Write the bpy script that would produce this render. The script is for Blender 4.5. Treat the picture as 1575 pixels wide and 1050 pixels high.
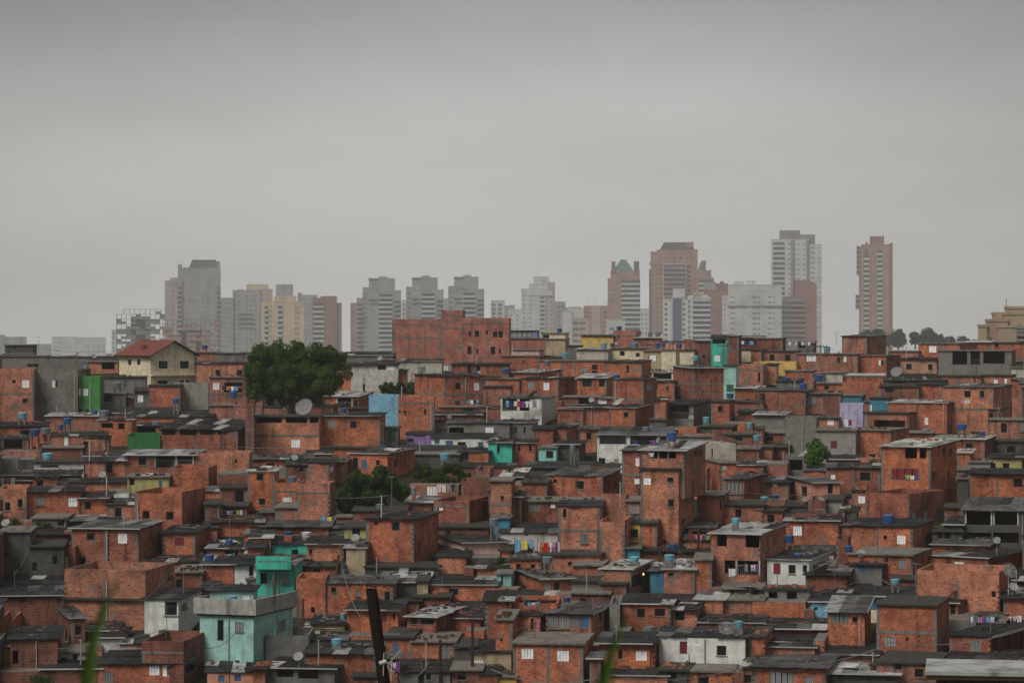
import bpy, math, random
from mathutils import Vector, Matrix
random.seed(7)
R = math.radians
for o in list(bpy.data.objects): bpy.data.objects.remove(o)
scene = bpy.context.scene
COL = scene.collection

# ------------------------------------------------------------------ camera
F = 4375.0           # focal length in photo pixels (100 mm lens)
HY = 500.0           # horizon row
CX = 787.5
cd = bpy.data.cameras.new('camera'); cam = bpy.data.objects.new('camera', cd); COL.objects.link(cam)
cd.lens = 100; cd.sensor_width = 36; cd.clip_start = .3; cd.clip_end = 40000
cd.shift_y = (HY-525.0)/1575.0
cam.location = (0, 0, 0); cam.rotation_euler = (R(90), 0, 0)
cd.dof.use_dof = True; cd.dof.focus_distance = 300; cd.dof.aperture_fstop = 5.6
scene.camera = cam

# ------------------------------------------------------------------ world: overcast
SUN_EL, SUN_AZ = 50, 215      # azimuth clockwise from +Y: behind the camera, to the left
w = bpy.data.worlds.new('World'); scene.world = w; w.use_nodes = True
nt = w.node_tree; N = nt.nodes; L = nt.links
for n in list(N): N.remove(n)
out = N.new('ShaderNodeOutputWorld'); bg = N.new('ShaderNodeBackground'); L.new(bg.outputs[0], out.inputs[0])
sky = N.new('ShaderNodeTexSky'); sky.sky_type = 'NISHITA'; sky.sun_disc = False
sky.sun_elevation = R(SUN_EL); sky.sun_rotation = R(SUN_AZ); sky.air_density = 1.5; sky.dust_density = 6
tc = N.new('ShaderNodeTexCoord'); sep = N.new('ShaderNodeSeparateXYZ'); L.new(tc.outputs['Generated'], sep.inputs[0])
ramp = N.new('ShaderNodeValToRGB'); L.new(sep.outputs['Z'], ramp.inputs[0])
e = ramp.color_ramp.elements
e[0].position = 0; e[0].color = (4.0, 3.97, 3.86, 1); e[1].position = .125; e[1].color = (1.6, 1.62, 1.64, 1)
x = ramp.color_ramp.elements.new(.045); x.color = (3.7, 3.69, 3.6, 1)
x = ramp.color_ramp.elements.new(.085); x.color = (2.85, 2.86, 2.82, 1)
x = ramp.color_ramp.elements.new(.5); x.color = (1.8, 1.8, 1.79, 1)
mp = N.new('ShaderNodeMapping'); mp.inputs['Scale'].default_value = (2.6, 2.6, 11); L.new(tc.outputs['Generated'], mp.inputs[0])
nz = N.new('ShaderNodeTexNoise'); nz.inputs['Scale'].default_value = 1.6; nz.inputs['Detail'].default_value = 5; L.new(mp.outputs[0], nz.inputs[0])
mr = N.new('ShaderNodeMapRange'); mr.inputs['From Min'].default_value = .3; mr.inputs['From Max'].default_value = .7
mr.inputs['To Min'].default_value = .86; mr.inputs['To Max'].default_value = 1.12; L.new(nz.outputs[0], mr.inputs['Value'])
vm = N.new('ShaderNodeVectorMath'); vm.operation = 'SCALE'; L.new(ramp.outputs[0], vm.inputs[0]); L.new(mr.outputs[0], vm.inputs['Scale'])
# sky painted brighter straight ahead, dimming sideways to imitate lens falloff
ab = N.new('ShaderNodeMath'); ab.operation = 'ABSOLUTE'; L.new(sep.outputs['X'], ab.inputs[0])
m2 = N.new('ShaderNodeMapRange'); m2.interpolation_type = 'SMOOTHSTEP'; m2.inputs['From Min'].default_value = .02; m2.inputs['From Max'].default_value = .24
m2.inputs['To Min'].default_value = 1.04; m2.inputs['To Max'].default_value = .76; L.new(ab.outputs[0], m2.inputs['Value'])
v2 = N.new('ShaderNodeVectorMath'); v2.operation = 'SCALE'; L.new(vm.outputs[0], v2.inputs[0]); L.new(m2.outputs[0], v2.inputs['Scale']); vm = v2
hs = N.new('ShaderNodeHueSaturation'); hs.inputs['Saturation'].default_value = .25; L.new(sky.outputs[0], hs.inputs['Color'])
mix = N.new('ShaderNodeMix'); mix.data_type = 'RGBA'; mix.inputs['Factor'].default_value = .93
L.new(hs.outputs[0], mix.inputs[6]); L.new(vm.outputs[0], mix.inputs[7]); L.new(mix.outputs[2], bg.inputs[0])
bg.inputs[1].default_value = .108
sd = bpy.data.lights.new('sun', 'SUN'); sun = bpy.data.objects.new('sun', sd); COL.objects.link(sun)
sd.energy = 1.5; sd.angle = R(28); sd.color = (1, .96, .9)
az = R(SUN_AZ); el = R(SUN_EL)
sdir = Vector((math.sin(az)*math.cos(el), math.cos(az)*math.cos(el), math.sin(el)))
sun.rotation_euler = sdir.to_track_quat('Z', 'Y').to_euler()
vs = scene.view_settings; vs.view_transform = 'Standard'; vs.look = 'None'; vs.exposure = 0.62; vs.gamma = 1; vs.use_curve_mapping = False
HAZE = .00012
scene.cycles.volume_bounces = 1; scene.cycles.max_bounces = 6; scene.cycles.diffuse_bounces = 3
scene.cycles.use_denoising = True

# ------------------------------------------------------------------ depth law of the hillside
SP = [(440, 8.0), (500, 8.6), (525, 9.0), (650, 12.3), (800, 17), (1000, 20.5), (1060, 21.5), (1200, 23)]
def scl(y):
    for (a, sa), (b, sb) in zip(SP, SP[1:]):
        if y <= b: return sa + (sb-sa)*(y-a)/(b-a)
    return SP[-1][1]
def dep(y): return F/scl(y)
def P(x, y, D): return Vector(((x-CX)/F*D, D, (HY-y)/F*D))

# ------------------------------------------------------------------ mesh helper
class MB:
    def __init__(s): s.v = []; s.f = []; s.m = []; s.uv = []; s.sm = []
    def poly(s, pts, m=0, uv=None, smooth=False):
        i = len(s.v); s.v += [tuple(p) for p in pts]; s.f.append(tuple(range(i, i+len(pts)))); s.m.append(m); s.sm.append(smooth)
        s.uv += uv if uv else [(p[0]+p[1]*.7, p[2]) for p in pts]
    def box(s, a, b, m=0):
        x0, y0, z0 = a; x1, y1, z1 = b
        q = s.poly
        q([(x0,y0,z0),(x1,y0,z0),(x1,y0,z1),(x0,y0,z1)], m)
        q([(x1,y1,z0),(x0,y1,z0),(x0,y1,z1),(x1,y1,z1)], m)
        q([(x0,y1,z0),(x0,y0,z0),(x0,y0,z1),(x0,y1,z1)], m, [(y1,z0),(y0,z0),(y0,z1),(y1,z1)])
        q([(x1,y0,z0),(x1,y1,z0),(x1,y1,z1),(x1,y0,z1)], m, [(y0,z0),(y1,z0),(y1,z1),(y0,z1)])
        q([(x0,y0,z1),(x1,y0,z1),(x1,y1,z1),(x0,y1,z1)], m, [(x0,y0),(x1,y0),(x1,y1),(x0,y1)])
        q([(x0,y1,z0),(x1,y1,z0),(x1,y0,z0),(x0,y0,z0)], m, [(x0,y0),(x1,y0),(x1,y1),(x0,y1)])
    def tube(s, a, b, r0, r1=None, n=6, m=0, cap=True):
        r1 = r0 if r1 is None else r1
        a = Vector(a); b = Vector(b); d = (b-a).normalized(); u = d.orthogonal().normalized(); v = d.cross(u)
        A = [a+(u*math.cos(6.2832*k/n)+v*math.sin(6.2832*k/n))*r0 for k in range(n)]
        B = [b+(u*math.cos(6.2832*k/n)+v*math.sin(6.2832*k/n))*r1 for k in range(n)]
        for k in range(n):
            j = (k+1) % n; s.poly([A[k], A[j], B[j], B[k]], m, smooth=True)
        if cap: s.poly(B, m); s.poly(A[::-1], m)
    def lathe(s, prof, n=14, m=0, c=(0,0,0)):
        for (r0, z0), (r1, z1) in zip(prof, prof[1:]):
            for k in range(n):
                a = 6.2832*k/n; b = 6.2832*(k+1)/n
                s.poly([(c[0]+r0*math.cos(a), c[1]+r0*math.sin(a), c[2]+z0), (c[0]+r0*math.cos(b), c[1]+r0*math.sin(b), c[2]+z0),
                        (c[0]+r1*math.cos(b), c[1]+r1*math.sin(b), c[2]+z1), (c[0]+r1*math.cos(a), c[1]+r1*math.sin(a), c[2]+z1)], m, smooth=True)
    def mesh(s, name, mats):
        me = bpy.data.meshes.new(name); me.from_pydata(s.v, [], s.f); me.polygons.foreach_set('material_index', s.m)
        me.polygons.foreach_set('use_smooth', s.sm)
        ul = me.uv_layers.new(name='UVMap'); ul.data.foreach_set('uv', [c for p in s.uv for c in p])
        for m in (mats if isinstance(mats, (list, tuple)) else [mats]): me.materials.append(m)
        return me
    def obj(s, name, mats, parent=None, loc=None, rz=None):
        return link(name, s.mesh(name, mats), parent, loc, rz)
def link(name, me, parent=None, loc=None, rz=None):
    o = bpy.data.objects.new(name, me); COL.objects.link(o)
    if parent is not None: o.parent = parent
    if loc is not None: o.location = loc
    if rz is not None: o.rotation_euler = (0, 0, rz)
    return o
def tag(o, label=None, cat=None, group=None, kind=None):
    if label: o['label'] = label
    if cat: o['category'] = cat
    if group: o['group'] = group
    if kind: o['kind'] = kind
    return o
def copy_tree(o, parent=None):
    c = o.copy(); COL.objects.link(c); c.parent = parent
    for ch in o.children: copy_tree(ch, c)
    return c

# ------------------------------------------------------------------ materials
MC = {}
def base(name, rough=.85, spec=.25):
    m = bpy.data.materials.new(name); m.use_nodes = True; t = m.node_tree
    b = t.nodes['Principled BSDF']; b.inputs['Roughness'].default_value = rough; b.inputs['Specular IOR Level'].default_value = spec
    return m, t, b
def mixc(t, fac, a, b, mode='MIX'):
    n = t.nodes.new('ShaderNodeMix'); n.data_type = 'RGBA'; n.blend_type = mode
    for v, i in ((fac, 0), (a, 6), (b, 7)):
        if hasattr(v, 'is_linked'): t.links.new(v, n.inputs[i])
        else: n.inputs[i].default_value = v if not isinstance(v, tuple) else (*v, 1)[:4]
    return n.outputs[2]
def noise(t, vec, scale, detail=4, size=(1,1,1)):
    m = t.nodes.new('ShaderNodeMapping'); m.inputs['Scale'].default_value = size; t.links.new(vec, m.inputs[0])
    n = t.nodes.new('ShaderNodeTexNoise'); n.inputs['Scale'].default_value = scale; n.inputs['Detail'].default_value = detail
    t.links.new(m.outputs[0], n.inputs[0]); return n.outputs[0]
def rmp(t, v, a, b, lo=0., hi=1.):
    n = t.nodes.new('ShaderNodeMapRange'); t.links.new(v, n.inputs['Value'])
    for k, q in (('From Min', a), ('From Max', b), ('To Min', lo), ('To Max', hi)): n.inputs[k].default_value = q
    return n.outputs[0]
def weather(t, col, pos, amt=.6, dirt=(.014,.011,.009)):
    # streaks running down and soft grime blotches that belong to the wall
    s = noise(t, pos, 1.1, 5, (1.4, 1.4, .22)); c = mixc(t, rmp(t, s, .53, .70, 0, amt*.85), col, dirt)
    s2 = noise(t, pos, .45, 4); c = mixc(t, rmp(t, s2, .54, .74, 0, amt*.7), c, tuple(d*1.3 for d in dirt))
    return c
def brick(key, c1, c2, mortar=(.24,.185,.155), amt=.6, plaster=0.):
    if key in MC: return MC[key]
    c1 = (c1[0]*1.0, c1[1]*.95, c1[2]*.92); c2 = (c2[0]*.9, c2[1]*.84, c2[2]*.84); mortar = tuple(v*.95 for v in mortar)
    m, t, b = base('brick_'+key, .93, .1)
    tcn = t.nodes.new('ShaderNodeTexCoord'); uv = tcn.outputs['UV']; g = t.nodes.new('ShaderNodeNewGeometry'); pos = g.outputs['Position']
    bt = t.nodes.new('ShaderNodeTexBrick'); t.links.new(uv, bt.inputs['Vector'])
    for k, v in (('Scale', 1.), ('Mortar Size', .013), ('Brick Width', .33), ('Row Height', .205), ('Mortar Smooth', .3), ('Bias', 0.)): bt.inputs[k].default_value = v
    bt.inputs['Color1'].default_value = (*c1, 1); bt.inputs['Color2'].default_value = (*c2, 1); bt.inputs['Mortar'].default_value = (*mortar, 1)
    col = bt.outputs['Color']
    # per-area tone
    n1 = noise(t, pos, .6, 3); col = mixc(t, rmp(t, n1, .35, .65), mixc(t, 1., col, (.74,.72,.72), 'MULTIPLY'), mixc(t, 1., col, (1.22,1.15,1.08), 'MULTIPLY'))
    # missing/holed blocks: the shade in their holes painted on as dark spots
    vo = t.nodes.new('ShaderNodeTexBrick'); t.links.new(uv, vo.inputs['Vector'])
    for k, v in (('Scale', 1.), ('Mortar Size', .0), ('Brick Width', .33), ('Row Height', .205), ('Bias', -.55)): vo.inputs[k].default_value = v
    vo.inputs['Color1'].default_value = (0,0,0,1); vo.inputs['Color2'].default_value = (1,1,1,1)
    hsm = noise(t, uv, 5.2, 0, (1, 1.6, 1)); hol = rmp(t, hsm, .70, .74)
    col = mixc(t, hol, col, (.03,.015,.012))
    col = weather(t, col, pos, amt)
    # cement smears
    s3 = noise(t, pos, .9, 6, (1, 1, .8)); col = mixc(t, rmp(t, s3, .62-plaster, .68-plaster, 0, .75), col, (.17,.15,.135))
    t.links.new(col, b.inputs['Base Color'])
    bp = t.nodes.new('ShaderNodeBump'); bp.inputs['Strength'].default_value = .5; bp.inputs['Distance'].default_value = .03
    t.links.new(bt.outputs['Fac'], bp.inputs['Height']); bp.invert = True; t.links.new(bp.outputs[0], b.inputs['Normal'])
    MC[key] = m; return m
def plas(key, c, amt=.55, rough=.9, scale=2.):
    if key in MC: return MC[key]
    m, t, b = base(key, rough, .2); g = t.nodes.new('ShaderNodeNewGeometry'); pos = g.outputs['Position']
    n = noise(t, pos, scale, 6); col = mixc(t, rmp(t, n, .3, .7), tuple(v*.78 for v in c), tuple(min(1, v*1.12) for v in c))
    col = weather(t, col, pos, amt, (.02,.018,.014)); t.links.new(col, b.inputs['Base Color'])
    bp = t.nodes.new('ShaderNodeBump'); bp.inputs['Strength'].default_value = .25; bp.inputs['Distance'].default_value = .02
    n2 = noise(t, pos, 9, 4); t.links.new(n2, bp.inputs['Height']); t.links.new(bp.outputs[0], b.inputs['Normal'])
    MC[key] = m; return m
def flat(key, c, rough=.6, spec=.3, vary=.0):
    if key in MC: return MC[key]
    m, t, b = base(key, rough, spec)
    g = t.nodes.new('ShaderNodeNewGeometry'); n = noise(t, g.outputs['Position'], 3, 4)
    oi = t.nodes.new('ShaderNodeObjectInfo'); r = rmp(t, oi.outputs['Random'], 0, 1, 1-vary, 1+vary)
    col = mixc(t, rmp(t, n, .35, .7), tuple(v*.85 for v in c), tuple(min(1, v*1.08) for v in c))
    vm = t.nodes.new('ShaderNodeVectorMath'); vm.operation = 'SCALE'; t.links.new(col, vm.inputs[0]); t.links.new(r, vm.inputs['Scale'])
    t.links.new(vm.outputs[0], b.inputs['Base Color']); MC[key] = m; return m
def sheetmat(key, c):
    if key in MC: return MC[key]
    m, t, b = base(key, .8, .25)
    g = t.nodes.new('ShaderNodeNewGeometry'); pos = g.outputs['Position']; n = noise(t, pos, 1.3, 6)
    oi = t.nodes.new('ShaderNodeObjectInfo'); r = rmp(t, oi.outputs['Random'], 0, 1, .55, 1.55)
    col = mixc(t, rmp(t, n, .35, .68), tuple(v*.55 for v in c), tuple(v*1.2 for v in c))
    vm = t.nodes.new('ShaderNodeVectorMath'); vm.operation = 'SCALE'; t.links.new(col, vm.inputs[0]); t.links.new(r, vm.inputs['Scale'])
    n2 = noise(t, pos, 4.5, 5); c2 = mixc(t, rmp(t, n2, .6, .72, 0, .6), vm.outputs[0], (.02,.02,.018))
    t.links.new(c2, b.inputs['Base Color']); MC[key] = m; return m

BR = [brick('b0', (.52,.185,.105), (.37,.115,.066)), brick('b1', (.58,.22,.125), (.43,.145,.08), amt=.5), brick('b2a', (.38,.14,.09), (.26,.09,.06), amt=.8),
      brick('b4', (.52,.22,.145), (.39,.15,.10), (.38,.31,.26), plaster=.06), brick('b5', (.60,.22,.105), (.45,.14,.07), amt=.55), brick('b6', (.44,.195,.13), (.33,.135,.09), (.34,.28,.23), amt=.8, plaster=.03),
      brick('b7', (.57,.245,.15), (.44,.175,.105), (.40,.32,.26), amt=.5)]
WALL = {'b': BR, 'b2': [brick('dk', (.24,.095,.065), (.18,.07,.05), amt=.7)], 'b3': [brick('dr', (.26,.088,.058), (.2,.068,.046), amt=.6)],
  'bp': [brick('pk', (.46,.175,.13), (.36,.13,.10), (.34,.28,.24), plaster=.04, amt=.35)], 'bc': [brick('cr', (.52,.33,.22), (.45,.27,.18), amt=.4)],
  'g': [plas('grey_plaster', (.20,.19,.17)), plas('grey_plaster_b', (.165,.16,.145))], 'gd': [plas('dark_cement', (.085,.082,.073), .7)], 'g2': [plas('pale_cement', (.28,.27,.245), .4)],
  'w': [plas('white_wall', (.66,.67,.62), .35)], 'w2': [plas('offwhite_wall', (.52,.5,.47), .5)], 'c': [plas('cream_wall', (.72,.63,.44), .35)], 'c2': [plas('beige_wall', (.46,.42,.35), .5)],
  'c3': [plas('pale_tan_wall', (.5,.46,.39), .45)], 'tan': [plas('tan_wall', (.42,.34,.22), .5)], 't': [plas('turquoise_wall', (.07,.50,.38), .45)], 't2': [plas('aqua_wall', (.28,.58,.50), .4)],
  'mint': [plas('mint_wall', (.34,.58,.52), .5)], 'gr': [plas('green_wall', (.075,.26,.07), .45)], 'gr2': [plas('deep_green_wall', (.03,.16,.05), .4)], 'bl': [plas('light_blue_wall', (.22,.46,.62), .45)],
  'teal': [plas('teal_wall', (.06,.22,.30), .4)], 'per': [plas('periwinkle_wall', (.20,.26,.45), .4)], 'p': [plas('pink_wall', (.62,.42,.38), .4)], 'sal': [plas('salmon_wall', (.62,.30,.20), .32)],
  'l': [plas('lilac_wall', (.46,.42,.62), .32)], 'y': [plas('yellow_wall', (.62,.42,.12), .32)], 'yg': [plas('olive_yellow_wall', (.42,.38,.16), .6)], 'pur': [plas('purple_wall', (.28,.18,.42), .4)]}
WNAME = {'b': 'bare brick', 'b2': 'dark brown brick', 'b3': 'dark red brick', 'bp': 'dusty pink brick', 'bc': 'cream block', 'g': 'grey plaster', 'gd': 'dark cement', 'g2': 'pale cement', 'w': 'white',
  'w2': 'off-white', 'c': 'cream yellow', 'c2': 'beige', 'c3': 'pale tan', 'tan': 'tan', 't': 'turquoise', 't2': 'aqua', 'mint': 'mint green', 'gr': 'bright green', 'gr2': 'deep green', 'bl': 'light blue',
  'teal': 'teal', 'per': 'periwinkle blue', 'p': 'pale pink', 'sal': 'salmon', 'l': 'lilac', 'y': 'yellow', 'yg': 'olive yellow', 'pur': 'purple'}
CONC = plas('concrete', (.185,.165,.145), .65); MOSS = plas('mossy_concrete', (.05,.048,.04), .6)
WHITEP = flat('white_paint', (.92,.93,.93), .45, .4, .08); GREYS = flat('grey_shutter', (.24,.25,.25), .5, .4, .3); DARKP = flat('dark_glass', (.010,.011,.013), .3, .25, .4)
FRAME = flat('window_frame', (.16,.15,.14), .5, .4, .5); BLUEP = flat('blue_paint', (.05,.16,.30), .5, .4, .2); REDP = flat('red_paint', (.2,.022,.025), .5, .4, .2)
GREENP = flat('green_paint', (.04,.13,.08), .5, .4, .2); PVC = flat('pale_pipe', (.42,.41,.38), .5, .4, .3); DARKIN = flat('inside_shade', (.014,.011,.01), .9, .1); WOOD = flat('weathered_wood', (.07,.045,.03), .9, .1, .4)  # near-black inside colour paints in the shade of rooms, gaps and block holes
SHEETM = {'d': sheetmat('dark_roof_sheet', (.024,.0255,.027)), 'm': sheetmat('grey_roof_sheet', (.095,.095,.093)), 'l': sheetmat('pale_roof_sheet', (.36,.36,.345))}
PANE = {'k': DARKP, 'w': WHITEP, 'g': GREYS, 'b': BLUEP, 'r': REDP, 'n': GREENP, 'D': DARKP}

def sheet_mesh(key):
    b = MB(); n = 12; pts = []
    for i in range(n+1): pts.append((i/n, .022 if i % 2 else -.022))
    for (x0, z0), (x1, z1) in zip(pts, pts[1:]):
        b.poly([(x0,0,z0+.012),(x1,0,z1+.012),(x1,1,z1+.012),(x0,1,z0+.012)], smooth=False)
    bot = [(x, 0, z-.006) for x, z in pts]; bk = [(x, 1, z-.006) for x, z in pts]
    b.poly([(0,1,-.03),(1,1,-.03),(1,0,-.03),(0,0,-.03)])
    b.poly([(0,0,-.03),(1,0,-.03)]+[(x,0,z+.012) for x, z in pts[::-1]])
    b.poly([(1,1,-.03),(0,1,-.03)]+[(x,1,z+.012) for x, z in pts])
    return b.mesh('roof_sheet', SHEETM[key])
SHM = {k: sheet_mesh(k) for k in 'dml'}
def ubox(mat, name):
    b = MB(); b.box((0,0,0), (1,1,1)); return b.mesh(name, mat)
UB = {}
def box_obj(name, a, b, mat, parent):
    k = (mat.name, name)
    if k not in UB: UB[k] = ubox(mat, name)
    o = link(name, UB[k], parent, a); o.scale = (b[0]-a[0], b[1]-a[1], b[2]-a[2]); return o
# window leaf meshes, unit size, facing -y: shutters carry upright battens
def leaf(kind):
    b = MB(); b.box((0,0,0), (1,1,1), 1 if kind in 'wgbrn' else 0)
    if kind in 'wgbrn':
        for k in range(4): b.box((.25*k+.012+(.012 if k == 2 else 0), -.5, .03), (.25*k+.225, 0, .97))
    else:
        b.box((.47, -.4, 0), (.53, 0, 1)); b.box((0, -.4, .46), (1, 0, .52))
    return b.mesh('window_leaf', [PANE[kind], GREYS if kind == 'w' else DARKIN])
LEAF = {k: leaf(k) for k in 'kwgbrnD'}
def frame_mesh(mat):
    b = MB(); b.box((-.02,-.2,-.02), (.06,1,1.02)); b.box((.94,-.2,-.02), (1.02,1,1.02)); b.box((.06,-.2,.95), (.94,1,1.02)); b.box((.06,-.2,-.02), (.94,1,.05))
    return b.mesh('frame', mat)
FRM = [frame_mesh(FRAME), frame_mesh(CONC), frame_mesh(WHITEP)]
SILL = ubox(CONC, 'sill')

HS = []      # finished houses for placing things and for labels
def wall_face(b, o, d, n, W, z0, z1, holes, uo=(0,0), rec=.16):
    # d: unit vector along the wall, n: outward normal; holes (u0,u1,za,zb)
    o = Vector(o); d = Vector(d); n = Vector(n)
    us = sorted({0, W, *[h[0] for h in holes], *[h[1] for h in holes]}); zs = sorted({z0, z1, *[h[2] for h in holes], *[h[3] for h in holes]})
    Pt = lambda u, z, k=0: o+d*u+Vector((0,0,z))-n*k
    for a, c in zip(us, us[1:]):
        for e, f in zip(zs, zs[1:]):
            um, zm = (a+c)/2, (e+f)/2
            if any(h[0] < um < h[1] and h[2] < zm < h[3] for h in holes): continue
            b.poly([Pt(a,e), Pt(c,e), Pt(c,f), Pt(a,f)], 0, [(a+uo[0],e), (c+uo[0],e), (c+uo[0],f), (a+uo[0],f)])
    for (a, c, e, f) in holes:
        for q in ([(a,e),(c,e)], [(c,e),(c,f)], [(c,f),(a,f)], [(a,f),(a,e)]):
            (u0, y0), (u1, y1) = q
            b.poly([Pt(u0,y0), Pt(u0,y0,rec), Pt(u1,y1,rec), Pt(u1,y1)], 0)
def house(x0, xc, x1, yt, yb, wall, roof, ry=None, wins=(), label=None, D=None, plain=False):
    D = D or dep(yb); s = F/D; kx = lambda x: (x-CX)/F
    side = x1-xc if xc-x0 >= x1-xc else -(xc-x0)
    kc = kx(xc); v = Vector((kc, 1)).normalized(); r = Vector((v.y, -v.x)); C = Vector((kc*D, D))
    def axes(th): return r*math.cos(th)-v*math.sin(th), v*math.cos(th)+r*math.sin(th)
    sg = 1 if side >= 0 else -1
    if abs(side) < 1.5:
        th = sg*R(random.uniform(.8, 6.5)); dp = random.uniform(5.5, 7.5); X, Y = axes(th)
    else:
        ke = kx(x1 if side > 0 else x0)
        for deg in range(6, 42):
            th = sg*R(deg); X, Y = axes(th); dp = (ke*C.y-C.x)/(Y.x-ke*Y.y)
            if 0 < dp <= 7.5: break
        dp = max(dp, 2.5)
    ke = kx(x0 if sg > 0 else x1)
    W = (C.x-ke*C.y)/(X.x-ke*X.y) if sg > 0 else (ke*C.y-C.x)/(X.x-ke*X.y)
    W = max(W, .8)
    org = C-X*W if sg > 0 else C
    zb = (HY-yb)/F*D; Ht = (yb-yt)/F*D
    rise = 0
    if roof in 'dml':
        rr = yt-3 if ry is None else ry
        rise = (HY-rr)/F*(D+dp*abs(v.y))-(HY-yt)/F*D
        if rise > .5*dp: dp = min(rise/.5, 11); rise = min((HY-rr)/F*(D+dp)-(HY-yt)/F*D, .55*dp)
        rise = max(rise, .12)
    root = bpy.data.objects.new('house', None); COL.objects.link(root); root.location = (org.x, org.y, zb); root.rotation_euler = (0, 0, math.atan2(X.y, X.x))
    root.empty_display_size = .5
    fh, sh = [], []; FX = []
    for (k, wx, wy, ww, wh) in wins:
        onside = (wx > xc) if sg > 0 else (wx < xc)
        if abs(side) < 1.5: onside = False
        zt = (HY-wy)
        res = []
        for px in (wx-ww/2, wx+ww/2):
            q = kx(px)
            if not onside: nrm = Y; p0 = org
            else: nrm = X; p0 = C
            tt = p0.dot(nrm)/(q*nrm.x+nrm.y); h = Vector((q*tt, tt))-p0
            res.append((h.dot(X) if not onside else h.dot(Y), tt))
        u0, u1 = sorted((res[0][0], res[1][0])); tt = (res[0][1]+res[1][1])/2
        lim = W if not onside else dp
        u0 = max(u0, .06); u1 = min(u1, lim-.06)
        za = (HY-wy-wh/2)/F*tt-zb; zc = (HY-wy+wh/2)/F*tt-zb
        za = max(za, -1.); zc = min(zc, Ht-.08)
        if u1-u0 < .12 or zc-za < .12: continue
        hs_ = sh if onside else fh
        if any(not (u1 < h[0] or u0 > h[1] or zc < h[2] or za > h[3]) for h in hs_): continue
        hs_.append((u0, u1, za, zc)); FX.append((k, onside, u0, u1, za, zc))
    # ---- walls
    wm = WALL[wall]; wm = wm[random.randrange(len(wm))]
    hb = Ht-(.14 if roof == 'f' else .75 if roof == 'o' and Ht > 1.6 else 0)
    if roof == 'o' and Ht <= 1.6: hb = Ht
    hb0 = max([hb-.001]+[h[3]+.02 for h in fh+sh]) if roof == 'o' else hb
    hb = max(hb, hb0); zf = -2.6
    b = MB(); uo = (random.uniform(0, 9), 0); rec = .16
    wall_face(b, (0,0,0), (1,0,0), (0,-1,0), W, zf, hb, fh, uo, rec)
    RS, LS = (sh, []) if sg > 0 else ([], sh)
    wall_face(b, (W,0,0), (0,1,0), (1,0,0), dp, zf, hb, RS, uo, rec)
    # left side runs away from the corner too: mirror winding through a reversed wall
    wall_face(b, (0,dp,0), (0,-1,0), (-1,0,0), dp, zf, hb, [(dp-h[1], dp-h[0], h[2], h[3]) for h in LS], uo, rec)
    wall_face(b, (W,dp,0), (-1,0,0), (0,1,0), W, zf, hb+rise, [], uo)
    b.poly([(0,dp,hb),(0,0,hb),(0,dp,hb+rise)], 0, [(dp,hb),(0,hb),(dp,hb+rise)]) if rise > .01 else None
    b.poly([(W,0,hb),(W,dp,hb),(W,dp,hb+rise)], 0, [(0,hb),(dp,hb),(dp,hb+rise)]) if rise > .01 else None
    b.poly([(0,0,hb-.004),(W,0,hb-.004),(W,dp,hb+rise-.004),(0,dp,hb+rise-.004)], 1)
    # floors inside so that openings look into rooms
    nst = max(1, round(Ht/2.75)); sth = Ht/nst
    for k in range(nst): b.poly([(.05,.05,k*sth),(W-.05,.05,k*sth),(W-.05,dp-.05,k*sth),(.05,dp-.05,k*sth)], 1)
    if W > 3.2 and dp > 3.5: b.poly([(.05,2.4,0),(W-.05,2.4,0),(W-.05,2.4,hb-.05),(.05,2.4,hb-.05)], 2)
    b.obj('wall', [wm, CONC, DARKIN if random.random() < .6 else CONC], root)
    # ---- windows
    for (k, onside, u0, u1, za, zc) in FX:
        if k == 'o': continue
        dpt = .05 if k in 'wgbrn' else .1
        if k == 'v': continue
        me = LEAF[k]
        wo = link('door' if (zc-za > 1.55 and (u1-u0) < 1.25) else 'window', me, root)
        if onside:
            a = math.pi/2*sg
            if sg > 0: wo.location = (W-dpt, u0, za)
            else: wo.location = (dpt, u1, za)
            wo.rotation_euler = (0, 0, a)
        else: wo.location = (u0, dpt, za)
        wo.scale = (u1-u0, .05, zc-za)
        if s > 11 or random.random() < .5:
            f = link('frame', FRM[2 if k == 'w' else random.choice((0,0,1))], wo, (0,-.5,0)); f.scale = (1, 2.2 if k in 'wgbrn' else 1.6, 1)
            if k in 'kg' and random.random() < .6 and s > 12:
                so = link('sill', SILL, wo, (-.08,-3.2,-.1)); so.scale = (1.16, 4, .08)
    # ---- concrete frame
    hasv = lambda u, z: any(h[0]-.12 < u < h[1]+.12 for h in fh)
    bricky = wall in ('b','b2','b3','bp') and not plain
    if bricky and Ht > 1.3:
        nb = max(1, round(W/(2.6 if wall == 'bp' else 3.3))); mat = CONC
        us = [.11]+[W*k/nb for k in range(1, nb)]+[W-.11]
        for i, u in enumerate(us):
            if 0 < i < nb and (hasv(u, 0) or random.random() < (.0 if wall == 'bp' else .25)): continue
            if i in (0, nb) and random.random() < .3: continue
            if any(h[0]-.05 < u+.1 and h[1]+.05 > u-.1 for h in fh): continue
            e = .018 if 0 < i < nb else .006
            box_obj('column', (u-.11-(.006 if i == 0 else 0), -e, zf+.1), (u+.11+(.006 if i == nb else 0), .1, hb-.003), mat, root)
        if abs(side) > 20 and dp > 4 and not sh and random.random() < .6:
            xx = W-.09 if sg > 0 else -.018
            box_obj('column', (xx, dp*.55, zf+.1), (xx+.108, dp*.55+.2, hb-.003), mat, root)
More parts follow.
